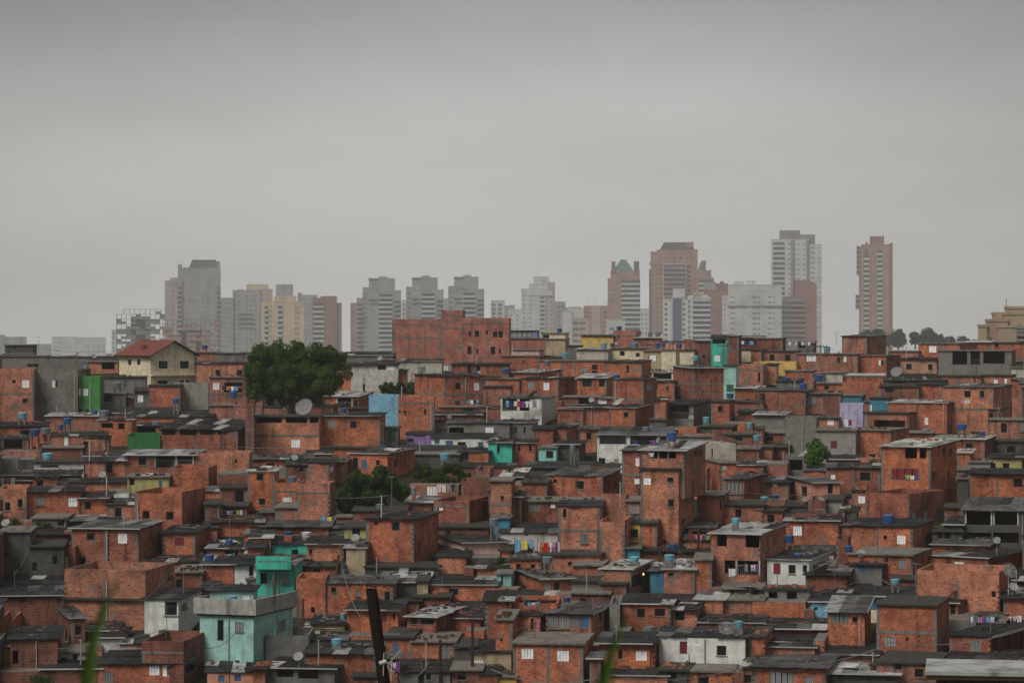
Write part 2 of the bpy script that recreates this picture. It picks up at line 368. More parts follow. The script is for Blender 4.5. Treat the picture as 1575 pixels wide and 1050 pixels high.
        if Ht > 3.6:
            for k in range(1, nst):
                z = k*sth
                if any(h[2]-.05 < z+.12 and h[3]+.05 > z-.12 for h in fh+sh): continue
                if wall != 'bp' and random.random() < .25: box_obj('ledge', (-.12, -.3, z-.09), (W+.1, .1, z+.07), MOSS, root)
                else: box_obj('beam', (-.027, -.027, z-.12), (W+.027, dp-.1, z+.12), CONC, root)
        if roof == 'o' and (wall == 'bp' or random.random() < .35): box_obj('beam', (-.02, -.031, hb-.17), (W+.02, .1, hb-.005), CONC, root)
        if s > 13 and random.random() < .5:
            t = MB(); u = random.choice([.02, W-.14] if nb == 1 else [.02, W-.14, W/2+.3]); z = .1
            while z < hb-.3:
                if not any(h[0]-.1 < u < h[1]+.1 and h[2]-.2 < z < h[3]+.1 for h in fh): t.box((u, -.022, z), (u+.12, .02, z+.11))
                z += .41
            if t.v: tag(t.obj('toothed_brick_hole_shade', DARKIN, root), kind='stuff')  # near-black boxes paint in the shaded holes of the toothed brick ends
    if random.random() < (.42 if s > 12 else .2) and W > 2.5 and Ht > 2.2:
        u = random.choice([.35, W-.35, W*.5+.2])
        if not any(h[0]-.1 < u < h[1]+.1 for h in fh):
            t = MB(); t.tube((u, -.09, 0), (u+random.uniform(-.05,.05), -.09, hb-.1), .05, n=6); t.obj('downpipe', PVC, root)
    for (k, onside, u0, u1, za, zc) in FX:
        if k == 'o' and not onside and zc-za > .9 and u1-u0 > 1.4 and wall not in ('bp',) and Ht > 1.5:
            for u in (u0-.06, u1-.06): box_obj('post', (u, -.05, za-.02), (u+.12, .07, zc+.02), PVC if roof in 'ml' else CONC, root)
            if random.random() < .6:
                rl = MB(); rl.box((u0,-.035,za+.75), (u1,.0,za+.8)); n_ = int((u1-u0)/.16)
                for q in range(1, n_): rl.box((u0+(u1-u0)*q/n_-.012,-.03,za-.02), (u0+(u1-u0)*q/n_+.012,-.005,za+.76))
                rl.obj('railing', FRAME, root)
    # ---- roof
    if roof in 'dml':
        ov = random.uniform(.12, .4); ovs = .25; L0 = dp+ov+.15; sl = rise/dp; ang = math.atan(sl); Ls = L0/math.cos(ang)
        rb = MB()
        for k in range(3):
            yy = -ov+.12+(L0-.25)*k/2; z = hb+yy*sl
            rb.box((-ovs+.05, yy-.03, z-.03), (W+ovs-.05, yy+.03, z+.008))
        for xx in (-ovs+.06, W+ovs-.1):
            y0_, y1_ = -ov+.12, -ov+.12+(L0-.25); z0_, z1_ = hb+y0_*sl, hb+y1_*sl
            P8 = [(xx,y0_,z0_-.04),(xx+.05,y0_,z0_-.04),(xx+.05,y1_,z1_-.04),(xx,y1_,z1_-.04),(xx,y0_,z0_+.006),(xx+.05,y0_,z0_+.006),(xx+.05,y1_,z1_+.006),(xx,y1_,z1_+.006)]
            for f_ in ((0,3,2,1),(4,5,6,7),(0,1,5,4),(1,2,6,5),(2,3,7,6),(3,0,4,7)): rb.poly([P8[i_] for i_ in f_])
        ro = rb.obj('roof', WOOD, root)
        if random.random() < .4 and abs(side) > 8:
            fb = MB(); xx = W+ovs+.01 if sg > 0 else -ovs-.05; y0_, y1_ = -ov, dp+.12; z0_, z1_ = hb+y0_*sl, hb+y1_*sl
            P8 = [(xx,y0_,z0_-.02),(xx+.04,y0_,z0_-.02),(xx+.04,y1_,z1_-.02),(xx,y1_,z1_-.02),(xx,y0_,z0_+.12),(xx+.04,y0_,z0_+.12),(xx+.04,y1_,z1_+.12),(xx,y1_,z1_+.12)]
            for f_ in ((0,3,2,1),(4,5,6,7),(0,1,5,4),(1,2,6,5),(2,3,7,6),(3,0,4,7)): fb.poly([P8[i_] for i_ in f_])
            fb.obj('fascia', PVC, root)
        n = max(1, round((W+2*ovs)/1.08)); sw = (W+2*ovs)/n; rows = 2 if Ls > 4.2 else 1
        for j in range(rows):
            for i in range(n):
                kk = roof
                if random.random() < .13: kk = random.choice('dml')
                o = link('roof_sheet', SHM[kk], ro); ly = Ls/rows*j
                o.location = (-ovs+sw*i-.02, -ov+ly*math.cos(ang)+random.uniform(-.09,.09), hb+.045+(-ov*sl)+ly*math.sin(ang)+j*.03+(.014 if i % 2 else 0))
                o.rotation_euler = (ang-(.008 if rows > 1 and j == 0 else 0), random.uniform(-.006,.006), random.uniform(-.006,.006)); o.scale = (sw+.05, Ls/rows+.12+random.uniform(-.02,.12), random.uniform(.9,1.3))
        if random.random() < .34 or roof == 'l':
            z = hb-ov*sl; box_obj('gutter', (-ovs, -ov-.06, z-.02), (W+ovs, -ov-.01, z+.07), PVC, root)
        if random.random() < .75 and s > 10:
            rk = MB()
            for _ in range(random.randint(4, 16)):
                u = random.uniform(0, W); q = random.uniform(0, dp-.3); z = hb+.14+q*sl; l = random.uniform(.1,.22)
                rk.box((u, q, z), (u+l*1.6, q+l, z+l*.6))
            for _ in range(random.randint(1, 5)):
                u = random.uniform(.3, max(.4, W-1.5)); q = random.uniform(.2, dp-.5); z = hb+.19+q*sl; a = random.uniform(-.8,.8); l = random.uniform(.6, 1.6)
                rk.tube((u, q, z), (u+l*math.cos(a), q+l*math.sin(a)*.5, z+l*math.sin(a)*.5*sl+.02), .035, n=4)
            tag(rk.obj('roof_rubble', random.choice([CONC, WOOD, MOSS, WOOD, BR[2]]), root), kind='stuff')
    elif roof == 'f':
        box_obj('roof', (-.14, -.22, Ht-.139), (W+.14, dp+.1, Ht), random.choice([CONC, MOSS]), root)
        if random.random() < .4 and s > 10:
            rk = MB()
            for _ in range(random.randint(4, 14)):
                u = random.uniform(0, W-.3); q = random.uniform(0, dp*.5); l = random.uniform(.1,.3); rk.box((u, q, Ht+.001), (u+l*1.4, q+l, Ht+.001+l*.8))
            tag(rk.obj('roof_rubble', random.choice([CONC, WOOD, BR[1]]), root), kind='stuff')
    elif hb < Ht-.1:
        rk = MB(); t = .14
        lo = random.uniform(.0, .25) if random.random() < .5 else 0
        rk.box((0,0,hb), (W,t,Ht-lo)); rk.box((0,t,hb), (t,dp,Ht)); rk.box((W-t,t,hb), (W,dp,Ht)); rk.box((t,dp-t,hb), (W-t,dp,Ht))
        rk.obj('parapet', wm, root)
        if random.random() < .6: # starter rods
            st = MB()
            for u in (.12, W-.2):
                for q in (0, .1): st.tube((u+q, .07, Ht-.2), (u+q+random.uniform(-.05,.05), .07, Ht+random.uniform(.4,.9)), .012, n=4)
            tag(st.obj('starter_rod', FRAME, root), kind='stuff')
    HS.append(dict(root=root, z=zb, x0=x0, x1=x1, xc=xc, yt=yt, yb=yb, wall=wall, roof=roof, W=W, dp=dp, Ht=Ht, D=D, wins=FX, nst=nst, label=label, s=s, hb=hb, rise=rise))
    return root

# ------------------------------------------------------------------ the houses: corner, side and roof lines read off the photograph, each at its distance up the slope
REG = {'T1': (0,480,3.9375), 'T2': (380,480,3.9375), 'T3': (770,480,3.9375), 'T4': (1160,480,3.795), 'M1': (0,700,3.9375), 'M2': (380,700,3.9375), 'M3': (770,700,3.9375), 'M4': (1160,700,3.795),
       'B1': (0,850,3.9375), 'B2': (380,850,3.9375), 'B3': (770,850,3.9375), 'B4': (1160,850,3.795), 'S1': (150,380,3.9375), 'S2': (520,400,3.9375), 'S3': (880,340,3.9375), 'S4': (1160,340,3.795)}
DATA = """
T1
15 205 205 250 330 g f ; o,60,300,60,25 | grey unfinished block with open gaps at the far left skyline
30 200 200 196 262 gd f ; k,85,212,18,26
15 278 278 262 335 g f ; k,200,322,70,20
0 205 205 340 650 b o ; w,155,434,42,45 k,152,535,32,26 k,85,420,22,20 | brick house with one white shutter against the tall blank grey wall on the left
207 470 470 345 630 g o ; w,325,434,18,42 k,342,434,14,42 | tall grey plastered house with one half-open window beside the bright green house
468 605 605 390 620 gr o ; w,480,483,22,40 w,518,484,30,42 k,480,600,30,30 k,530,600,22,24 | bright green house with two white windows on the left hillside
605 880 880 390 480 g f ; v,760,440,10,10
815 1030 1030 480 590 g d 445 ; w,850,523,32,42 w,980,520,34,50
575 760 760 488 590 g f ; o,640,520,90,45
530 718 718 298 360 b d 290 ; o,655,325,80,40
1185 1480 1480 312 425 b d 306 ; k,1320,366,32,36 k,1452,370,35,40
1190 1320 1320 240 310 b f ;
1320 1500 1500 244 312 g f ;
900 1090 1090 440 590 b f ;
1025 1262 1262 430 575 g2 o ;
1268 1490 1490 390 600 b f ; w,1308,448,38,42 w,1312,573,25,42 o,1415,455,120,60
1415 1590 1590 545 690 bp o ; v,1450,570,8,12 v,1452,600,8,12
1268 1420 1420 560 690 b f ;
780 1280 1280 635 700 b d 588 ; k,1100,665,60,25
600 800 800 655 790 b d 635 ; o,650,685,70,30 o,735,690,40,35
280 600 600 628 720 b l 620 ;
690 1030 1030 610 650 p d 568 ;
770 970 970 740 860 gr2 o ; v,810,838,14,16 v,830,838,14,16 | deep green wall house left of the long dark-roofed brick house
815 1005 1005 690 760 b d 676 ; o,890,715,110,40
970 1440 1545 710 860 b d 655 ; o,1022,727,80,30 o,1140,722,100,45 o,1260,722,90,38 o,1345,722,60,36 g,1485,775,35,50 | brick house with long dark roof and four wide openings under its eaves
755 1185 1235 865 1005 b l 835 ; k,862,903,48,48 o,1000,905,120,70 o,1120,905,100,70 | brick house with pale roof sheet over an open veranda, left hillside
1185 1510 1510 852 1000 b o ; v,1430,900,12,18
0 265 265 690 780 b d 655 ; k,150,730,60,30
0 172 172 768 880 b2 d 742 ; o,80,800,120,50
310 640 640 748 862 b d 725 ; w,400,772,22,70 k,520,800,30,40
0 245 245 842 900 b o ;
0 110 110 885 945 g o ;
110 210 210 892 950 gd o ;
205 508 508 902 985 w2 f ; k,300,930,110,10 | low off-white peeling wall house with streaked front at far left
0 480 480 985 1050 b2 d 945 ;
515 640 640 905 1010 b d 890 ;
640 757 757 900 1005 b m 893 ; k,660,943,40,50
515 770 770 870 930 b2 d 850 ;
0 90 92 520 620 tan d 470 ;
60 175 175 548 640 g o ;
440 520 520 345 400 gd f ; o,480,370,50,30
240 380 380 795 850 b f ; k,280,820,40,30
250 500 500 815 890 b2 f ;
505 660 660 760 860 b f ; v,560,790,12,14
T2
880 1175 1175 42 272 bp o ;
1175 1305 1305 -12 320 bp o ; | tall centre bay of the big unfinished pinkish brick building
1305 1587 1587 35 320 bp o ; k,1350,130,18,30 k,1392,131,28,40 k,1452,124,14,24 k,1503,134,28,36 k,1535,134,26,40 k,1347,231,26,50 k,1394,236,12,30 k,1490,232,28,48 k,1531,237,14,28
1240 1585 1585 318 378 b d 312 ; k,1345,345,20,45 k,1400,345,26,36
570 880 880 262 310 g d 235 ;
630 915 915 318 480 w2 d 303 ; k,815,335,50,25 w,870,335,45,25 k,708,455,14,40
790 1170 1170 285 320 b f ;
915 1180 1180 295 410 c2 d 288 ; g,1063,348,38,35 | beige plastered house with grey window below the big unfinished brick block
515 695 695 355 478 b o ;
718 965 965 358 480 b d 350 ; k,762,410,35,42
1015 1195 1430 388 610 b d 374 ; k,1278,448,36,40 w,1390,450,30,45 k,1277,548,36,30
1405 1600 1600 448 560 b f ;
1395 1600 1600 400 450 b f ;
475 675 765 510 600 b l 482 ; o,590,550,90,60 k,657,557,30,50 | small brick house with flat pale roof right of the big tree
610 737 737 580 640 b3 f ;
737 915 915 505 700 bl o ; | blank light blue house on the middle hillside
810 912 912 700 810 g f ; n,878,750,55,80
915 1132 1132 508 745 b o ; k,925,603,12,20 k,957,606,14,25 k,1078,603,14,30
1130 1420 1420 620 680 b d 605 ;
1160 1430 1430 570 625 b f ; k,1340,600,60,30
45 437 437 628 868 b f ; o,133,650,155,38 o,300,650,130,38 o,405,650,50,38 w,294,795,52,48 | large brick house with open top floor, one white shutter, under the dish antenna
440 805 805 628 838 b d 621 ; g,512,679,42,48 k,644,681,42,45 | brick house with two grey windows left of the light blue house
-10 42 42 540 890 b2 o ;
0 270 270 585 640 b o ;
100 200 200 575 630 b2 d 565 ; o,150,600,80,30
965 1112 1112 742 800 pur d 725 ; k,990,775,40,20
1115 1460 1460 762 835 w d 735 ; b,1150,785,30,25 b,1225,800,45,45 k,1300,800,50,30 b,1415,800,35,30 | long low white house with grey roof and blue doors
1215 1590 1590 672 760 g m 650 ; o,1268,715,90,35 w,1468,718,48,45
1460 1600 1600 790 915 t d 766 ; k,1530,828,35,50 | turquoise house with dark window beneath a grey roof, centre of hillside
900 1290 1290 852 910 b d 792 ;
1000 1285 1285 855 930 gd f ;
1285 1462 1462 848 930 b d 828 ; k,1320,870,50,50
360 505 505 858 900 b d 835 ;
500 830 830 818 862 b f ;
620 850 1015 858 985 b m 828 ; D,655,920,34,84 b,708,922,32,60 k,792,910,24,32 k,902,912,20,45 | brick house with a blue door and dark door, above the dark tree
35 240 240 890 935 b m 880 ; k,140,925,50,20
370 588 588 908 1010 b m 893 ;
180 380 380 885 930 gd d 868 ;
1200 1590 1590 940 1000 b2 d 918 ;
250 520 520 560 640 b3 f ;
1135 1250 1250 655 720 g2 f ; g,1180,690,70,30
T3
45 222 222 110 160 per f ; g,130,135,120,30
40 275 275 155 215 bp f ;
248 392 392 125 205 c f ; k,275,148,40,20
272 392 392 160 240 tan f ;
65 235 235 225 262 p f ;
-5 42 42 60 250 bp o ;
490 682 682 147 215 y d 140 ; | long yellow house on the skyline left of a small brick tower
682 822 850 112 212 bp o ; k,715,148,14,14
810 975 975 155 210 bp l 138 ;
970 1115 1115 172 218 sal f ; | low salmon house among blue tanks on the skyline
1112 1172 1172 165 225 b o ;
400 490 490 200 262 g f ;
460 650 650 225 290 c3 l 215 ;
650 865 865 220 280 c f ; k,737,250,30,28 k,830,258,25,25
865 978 978 232 335 tan f ; w,922,278,35,35
975 1060 1060 225 355 c f ;
1058 1170 1170 228 325 c f ; k,1062,262,10,30
1170 1276 1276 172 315 b2 f ; k,1230,270,18,18
1276 1370 1372 160 318 t d 140 ; o,1322,178,80,26 w,1312,280,35,38 | narrow turquoise house with white window on the right of the skyline
1372 1440 1440 140 320 b3 f ;
1440 1590 1590 152 222 b3 d 148 ; o,1510,185,110,40
1440 1520 1520 222 290 c f ;
1515 1580 1580 225 295 b f ;
0 237 237 262 350 b f ; v,140,300,10,20
80 235 375 365 405 b l 338 ; w,352,388,22,30 k,102,405,20,20
-5 115 115 400 520 b f ;
235 640 640 290 390 b f ; g,502,348,44,28 k,570,333,35,32 k,570,365,35,22
640 855 912 303 405 b d 288 ; k,770,343,16,42 g,830,345,18,45
110 350 447 405 525 b d 397 ; g,182,444,40,45 w,277,449,34,44 k,375,440,12,20 k,395,445,12,20 | brick house with one grey and one pale shutter above the white balcony house
465 642 700 398 515 b l 375 ; k,523,427,62,50 k,612,427,36,50 | brick house with bright pale roof and two wide dark windows, upper middle
680 865 945 412 650 b d 402 ; g,900,453,32,42
930 1052 1052 415 535 b f ; k,942,450,20,40 k,1012,460,14,28
915 1047 1047 362 415 c l 352 ; o,980,388,110,35
1045 1160 1350 338 530 b m 320 ; k,1217,363,10,24 k,1221,487,14,24
1350 1425 1425 320 532 mint f ; n,1390,460,45,44
1425 1590 1590 315 450 b o ; k,1565,395,14,60
1420 1590 1590 460 540 b l 452 ; b,1568,515,20,34
375 605 605 510 575 b2 f ; w,616,541,48,26 o,520,545,90,40
420 660 660 575 682 b d 556 ; g,586,622,18,36
345 500 500 582 690 b f ;
655 815 900 580 692 b d 552 ; k,759,620,30,30 k,878,613,14,24
600 700 700 518 575 b f ; w,617,541,46,26
0 248 332 522 668 w m 512 ; o,55,560,90,72 o,145,560,60,72 o,205,560,60,72 | white balcony house with laundry hanging between its posts, centre of hillside
930 1000 1000 530 690 b d 522 ;
990 1170 1275 558 672 g d 520 ; o,1070,605,150,80
1275 1385 1385 536 690 b f ; k,1330,585,32,40
1385 1590 1590 538 610 b f ; k,1405,555,20,18
1440 1590 1590 605 680 b d 598 ; k,1570,650,22,40
1345 1525 1525 672 735 b o ;
0 200 200 670 758 g m 655 ; k,30,712,20,38 k,93,712,16,36 k,145,712,14,36
303 400 475 695 805 b d 668 ;
475 588 600 708 832 b m 685 ; k,534,750,32,48
585 1012 1012 742 945 w m 700 ; o,680,770,165,56 o,865,775,160,50 o,985,775,40,40 k,613,902,42,40 g,700,905,30,35 | white two-storey house with open upper floor under a wide grey roof
1240 1330 1425 797 950 c3 o ; k,1280,850,12,48 | blank pale plastered box house with a single slit window
-5 68 68 795 912 t d 772 ;
68 212 212 792 900 b d 772 ; k,112,820,16,42 k,180,820,16,42
230 337 337 815 908 t2 f ; k,297,862,45,45
150 590 590 945 985 gd d 892 ;
330 475 475 800 900 gd d 790 ;
590 700 700 945 990 g d 925 ;
1062 1285 1285 748 790 g2 f ;
1285 1400 1400 690 800 b2 f ;
1425 1565 1565 822 930 b3 f ;
1420 1590 1590 948 1010 b d 928 ; k,1520,985,30,30
1345 1525 1525 738 815 b3 f ; k,1440,770,60,30
1200 1350 1350 690 740 gd f ;
900 1000 1000 650 705 g f ;
1560 1590 1590 700 830 b f ;
T4
0 165 165 150 228 b3 f ; k,8,180,16,30
0 245 245 225 292 b f ; k,8,265,20,35 k,105,265,28,35 k,196,266,28,36
0 245 245 290 358 y o ; | low bright yellow wall house under three small dark windows, upper right
0 135 135 310 408 b d 302 ; k,38,382,24,40
180 345 345 338 385 b f ;
250 345 345 178 230 g m 168 ; o,280,195,40,26
245 605 605 240 345 b f ; w,333,268,56,40 w,530,275,14,30 k,493,280,16,35
512 658 770 140 240 b m 133 ; | tall brick house standing alone on the right skyline
605 770 855 250 348 b f ; w,733,296,14,32 k,748,296,14,32 k,797,276,20,20
785 960 960 225 275 b f ;
958 1200 1300 180 280 b f ; w,1042,216,42,38
855 1068 1074 275 348 bc d 268 ; k,903,318,34,34 k,1028,320,26,32 | cream block house with two dark windows on the upper right slope
1075 1502 1505 222 368 g f ; o,1200,265,90,80 o,1290,265,60,80 o,1400,262,130,76 | grey unfinished house with wide open upper storey on the right
1190 1380 1380 175 222 b l 168 ;
1380 1590 1590 176 262 b f ; k,1415,190,20,30
1060 1325 1325 370 430 b f ;
1320 1505 1505 366 425 b f ; w,1410,408,22,30 w,1468,405,16,35
1500 1590 1590 320 385 c3 f ; k,1525,378,10,30
1500 1590 1590 390 500 b f ;
402 515 515 350 408 c3 f ;
345 405 405 358 405 teal f ;
515 755 755 370 410 b l 360 ;
340 520 520 412 475 b f ; k,423,440,30,26
515 732 732 412 495 b o ;
730 960 960 430 540 b3 f ; k,790,455,60,30
955 1100 1100 425 530 b d 418 ;
1030 1110 1110 395 440 g f ;
755 1030 1030 395 432 gd f ; o,850,405,80,18
1100 1395 1505 440 690 b m 422 ; k,1245,478,38,38 k,1329,478,28,40 g,1380,462,22,22 | two-storey brick house with pale roof overhang and outside stair on the right
0 300 300 458 585 b m 445 ; k,47,497,36,40
300 400 400 478 575 b m 470 ; g,335,512,48,60
400 505 505 470 580 b2 f ;
500 635 640 535 672 l o ; w,535,645,24,42 r,560,645,18,36 | lilac house with a white and dark red window on the right slope
503 625 625 482 540 teal f ;
675 780 780 497 585 teal f ; w,676,560,20,40
780 1125 1205 530 695 b l 516 ; w,1005,635,20,40 w,1165,588,16,45
640 905 1020 585 695 b f ; o,790,650,180,40
590 800 905 685 855 b f ; k,690,835,36,14
180 362 362 615 838 g o ; | large blank grey cement house left of the small green tree
0 178 178 598 700 g l 575 ;
0 180 180 700 780 b3 f ; k,92,738,44,28
360 592 592 685 858 g2 f ; r,465,772,40,44 | pale cement house with a dark red window behind the small green tree
362 495 495 615 680 b f ; w,446,638,36,38
1030 1345 1408 742 875 b l 722 ; k,1255,785,46,44
1450 1590 1590 508 630 b o ; w,1498,540,14,14
1365 1590 1590 625 745 b f ; k,1458,675,36,55 g,1562,665,20,60
1365 1430 1430 560 700 b f ; k,1382,602,26,26 k,1388,674,18,20
800 900 900 715 760 b f ;
900 1040 1040 700 760 b3 f ;
0 105 105 785 870 b f ;
100 190 190 790 850 b3 d 780 ;
180 305 305 840 940 g o ; o,240,890,90,60
420 600 600 860 905 b2 d 845 ;
1372 1562 1562 850 925 yg d 825 ; k,1385,895,50,30 k,1470,895,40,30
1185 1262 1262 820 915 b l 806 ;
1250 1378 1378 870 930 g2 f ;
1405 1590 1590 750 850 gd f ; k,1500,800,60,40
M1
0 205 205 152 195 b d 122 ;
200 345 345 130 200 b d 108 ; k,240,170,45,35
352 770 775 165 220 b d 133 ;
770 1022 1022 125 225 yg f ; b,973,180,22,55 k,800,160,30,40 | low olive yellow house with blue door below a brick veranda house
165 480 480 220 375 b d 195 ; g,245,277,50,50 w,441,283,52,52
480 650 650 258 378 b d 225 ; k,533,303,40,50
650 780 780 230 300 w o ; | small white walled yard between brick houses at left
0 160 160 195 385 b o ; k,47,310,34,50 k,122,290,30,50
608 655 655 262 372 w f ; b,637,303,18,45
650 820 820 300 390 b d 292 ; k,717,345,42,58
815 1102 1245 222 442 b o ; k,884,360,46,50 k,1028,366,46,50 | brick house with two dark windows, rough open top and a leaning pole
1030 1262 1315 75 212 b o ;
1320 1515 1515 110 195 b o ;
1330 1500 1500 190 300 b2 f ; k,1450,250,60,80
1290 1590 1590 405 470 b d 352 ;
435 838 985 445 672 b m 400 ; k,547,493,46,40 w,742,503,54,58 k,591,648,36,24 k,500,640,36,50 | old stained brick house with white shutter and grey patched roof at left
985 1182 1258 470 615 b d 448 ; r,1085,522,70,55 | brick house with one dark red shuttered window
0 182 182 455 745 gd f ; k,115,680,34,55 k,40,600,30,40
180 385 385 545 745 gd f ; k,210,675,34,55 k,335,635,34,55
180 400 400 480 560 b2 d 440 ;
195 400 400 375 455 g f ; k,370,405,40,50
395 700 700 392 440 gd l 380 ;
868 1205 1205 645 700 b d 612 ;
1255 1525 1525 562 640 b d 525 ; g,1450,515,20,30 k,1400,600,90,50
1480 1590 1590 470 560 b f ; w,1520,460,40,16
1500 1590 1590 560 700 b d 545 ;
0 390 390 780 860 b2 d 730 ;
1240 1330 1330 290 420 b2 f ;
B1
390 880 1055 105 458 b o ; k,1030,155,30,30 | large brick block with concrete beams behind the left grass blade
0 385 385 255 405 b2 d 180 ; k,12,350,30,60 o,190,268,60,16 o,315,255,60,16
0 62 62 560 690 y d 540 ;
62 350 350 520 745 b2 d 418 ; o,95,630,40,80
350 430 515 395 600 b2 m 372 ; D,395,515,22,120 k,475,468,40,60
358 530 530 592 700 w2 f ; k,388,655,40,50 k,455,640,30,60
875 1080 1222 280 515 w d 240 ; k,1035,335,74,84 g,1115,322,34,34 n,1010,485,100,40 | white house with a large dark opening beside the mint green house
1225 1415 1420 70 210 b d 22 ;
1420 1600 1600 72 205 w d 25 ; k,1522,105,26,70 b,1590,110,20,70
1270 1535 1560 228 330 mint d 203 @620 ; w,1490,268,40,26
1210 1535 1772 375 690 mint f ; D,1335,468,38,130 g,1450,446,54,56 g,1709,433,42,56 | mint green house with concrete balcony parapet above a green door
600 1110 1112 672 800 b d 590 ; g,655,750,60,60 w,935,710,60,56 w,1040,700,110,90
860 1112 1255 535 800 b2 o ; k,1160,680,70,90
610 740 740 512 625 w2 d 455 ;
740 875 875 548 620 p d 492 ;
1255 1545 1545 720 800 sal d 620 ; b,1340,760,40,40 b,1440,755,40,40
250 610 610 700 800 b2 d 650 ;
0 300 300 715 800 b2 o ;
1060 1225 1225 110 240 b3 f ; k,1080,190,50,60
530 700 700 470 560 b2 d 440 ;
M2
5 165 168 97 308 b l 70 ; k,78,131,42,42 k,92,280,38,40 | brick house with two square dark windows and pale roof, centre left
165 305 305 162 322 b o ; w,242,275,52,42
305 500 535 170 405 b o ;
370 500 535 45 175 b d 30 ; w,513,82,18,30
170 350 352 310 402 b f ;
235 370 370 60 170 b3 d 20 ; k,330,85,26,34
20 100 100 420 480 b f ; w,20,460,40,20
85 495 498 432 495 b m 392 ; o,165,430,100,40
25 145 145 500 625 b d 478 ;
150 362 362 537 620 t d 493 ; k,290,590,40,40 | green upper storey opening onto the turquoise balcony
362 585 588 537 668 b d 475 ; k,385,583,20,30
300 585 585 665 740 b3 f ; k,420,700,50,30
720 1010 1160 388 668 b d 345 ; k,900,430,50,55 k,780,410,22,22 | tall square two-storey brick house with grey roof and water tank, centre
715 1160 1160 670 730 gd f ; w,950,693,56,28
960 1118 1120 285 345 b l 257 ;
1130 1345 1462 275 428 b o ; w,1175,318,22,28 k,1432,330,36,48 | brick house with a cluttered laundry terrace on top, right of the dark tree
1160 1460 1460 430 490 b2 f ; k,1220,468,30,25 k,1390,440,100,30
1385 1470 1470 80 205 b o ;
1465 1600 1600 140 215 b o ; g,1502,118,70,45
1465 1600 1600 215 368 b f ; k,1545,258,18,28
1155 1305 1585 530 615 p d 488 ; n,1208,574,40,58 | pale pink house with dark green shutter and long roof
1155 1325 1330 615 695 b d 602 ;
1330 1590 1590 620 668 gd o ;
1390 1590 1590 685 735 b d 665 ;
1490 1590 1590 372 480 teal f ;
640 960 960 330 420 b2 f ;
590 720 720 430 600 yg f ; k,660,460,50,60
600 715 715 560 720 tan d 540 ;
130 300 300 690 790 b2 f ;
M3
275 620 725 127 238 b m 83 ; k,330,157,22,22 k,479,180,54,50 k,695,175,20,50 | wide brick house with ribbed grey roof, one square window, centre right
135 615 618 275 405 b f ; g,200,312,66,50 w,316,307,26,22
350 600 602 310 605 b d 298 ; k,388,350,22,55 g,508,503,50,55 | tall brick house with one slatted grey window right of the laundry row
600 752 755 395 645 b o ;
735 845 845 -28 262 b m -36 ; w,825,157,30,32 w,828,40,22,48
760 845 845 270 405 b f ; g,812,325,50,50
848 1078 1172 78 520 b f ; w,888,157,42,40 k,1028,148,38,28 k,1032,288,36,46 k,995,528,26,26 k,1110,400,20,36 | three brick storeys with a rag-hung window, under the open veranda house
850 1115 1240 -28 80 b l -78 @520 ; o,925,-6,50,50 o,985,-6,50,50 o,1040,-6,44,50 k,1180,-8,16,34 k,1212,-12,14,32 | brick veranda storey with pale roof crowning the tall brick house right of centre
1172 1250 1262 80 240 b o ; w,1218,130,22,48
752 845 845 412 558 y d 396 ; k,808,473,50,55 | narrow yellow house squeezed between tall brick houses
750 845 845 555 645 teal f ;
845 945 945 405 580 b f ;
1190 1345 1345 235 418 b3 f ; k,1335,300,18,60
1190 1345 1345 170 240 b3 o ;
1240 1330 1430 40 240 b f ; k,1325,110,14,40
1350 1475 1590 145 295 b m 125 ; g,1418,195,100,70
1345 1590 1590 295 412 b f ; k,1440,350,38,48
1430 1590 1590 60 150 b d 50 ; k,1520,115,30,40
-60 65 65 148 440 b f ; k,10,258,18,28 b,25,400,62,70
0 345 345 470 530 w2 d 415 ; b,155,475,24,24 | low white-walled house with dark sagging roof behind the laundry row
65 155 155 565 620 b f ;
-5 65 65 570 650 b f ;
60 245 245 622 735 b f ; k,108,680,30,50 k,196,672,30,26
230 600 600 600 690 b f ; k,420,655,26,22
430 600 600 590 650 g f ; k,570,625,28,30
1115 1330 1330 505 600 b f ; o,1240,485,200,8
850 1270 1270 585 640 b2 d 555 ;
1275 1572 1722 478 800 b l 415 ; o,1340,515,60,70 o,1525,520,84,75 o,1388,675,62,80 o,1500,680,140,85 r,1827,495,24,66 r,1870,488,14,62 | two-storey brick house with ribbed pale roof, veranda and laundry balcony
1135 1290 1290 440 500 b2 m 415 ; o,1215,478,110,40
130 280 280 160 260 b f ;
0 130 130 130 170 g l 60 ;
M4
740 1030 1182 -48 312 b l -88 ; o,915,-12,70,60 o,985,-12,40,60 r,880,110,175,72 k,1108,-20,16,45 k,1148,-20,14,45 k,1050,120,16,50 k,1135,110,14,40 | tall brick tower house with a red-lined balcony and corrugated roof on the right
650 905 1105 225 408 b o ; g,930,355,25,50 g,1000,350,22,50 b,1083,338,24,45
420 735 735 75 215 b d 58 ; k,648,124,66,50 w,460,125,26,26
570 650 650 200 335 b f ; w,628,258,40,42
60 200 200 160 245 b d 130 ; w,120,172,24,20
200 345 500 160 260 sal m 132 ; D,445,195,30,60 k,290,210,36,60 | peach plastered house with a long grey roof above a cluttered yard
395 510 510 255 352 g2 f ; | small blank rounded-looking grey cement box between brick houses
-10 165 165 318 400 b f ; k,98,372,44,55
185 490 490 382 535 b d 365 ; w,253,440,50,55
180 465 470 558 640 p f ;
515 925 1040 418 578 b d 390 ; w,858,492,48,50 k,765,478,22,22 n,1010,495,16,48 | two-storey brick house with a dark blue water tank on its roof, lower right
550 925 1030 578 745 b f ; g,865,637,50,55 k,773,610,20,22
1248 1590 1590 110 255 b d 95 ; k,1540,160,55,50
1185 1247 1247 130 315 gd f ;
1110 1215 1215 405 510 gd d 342 ;
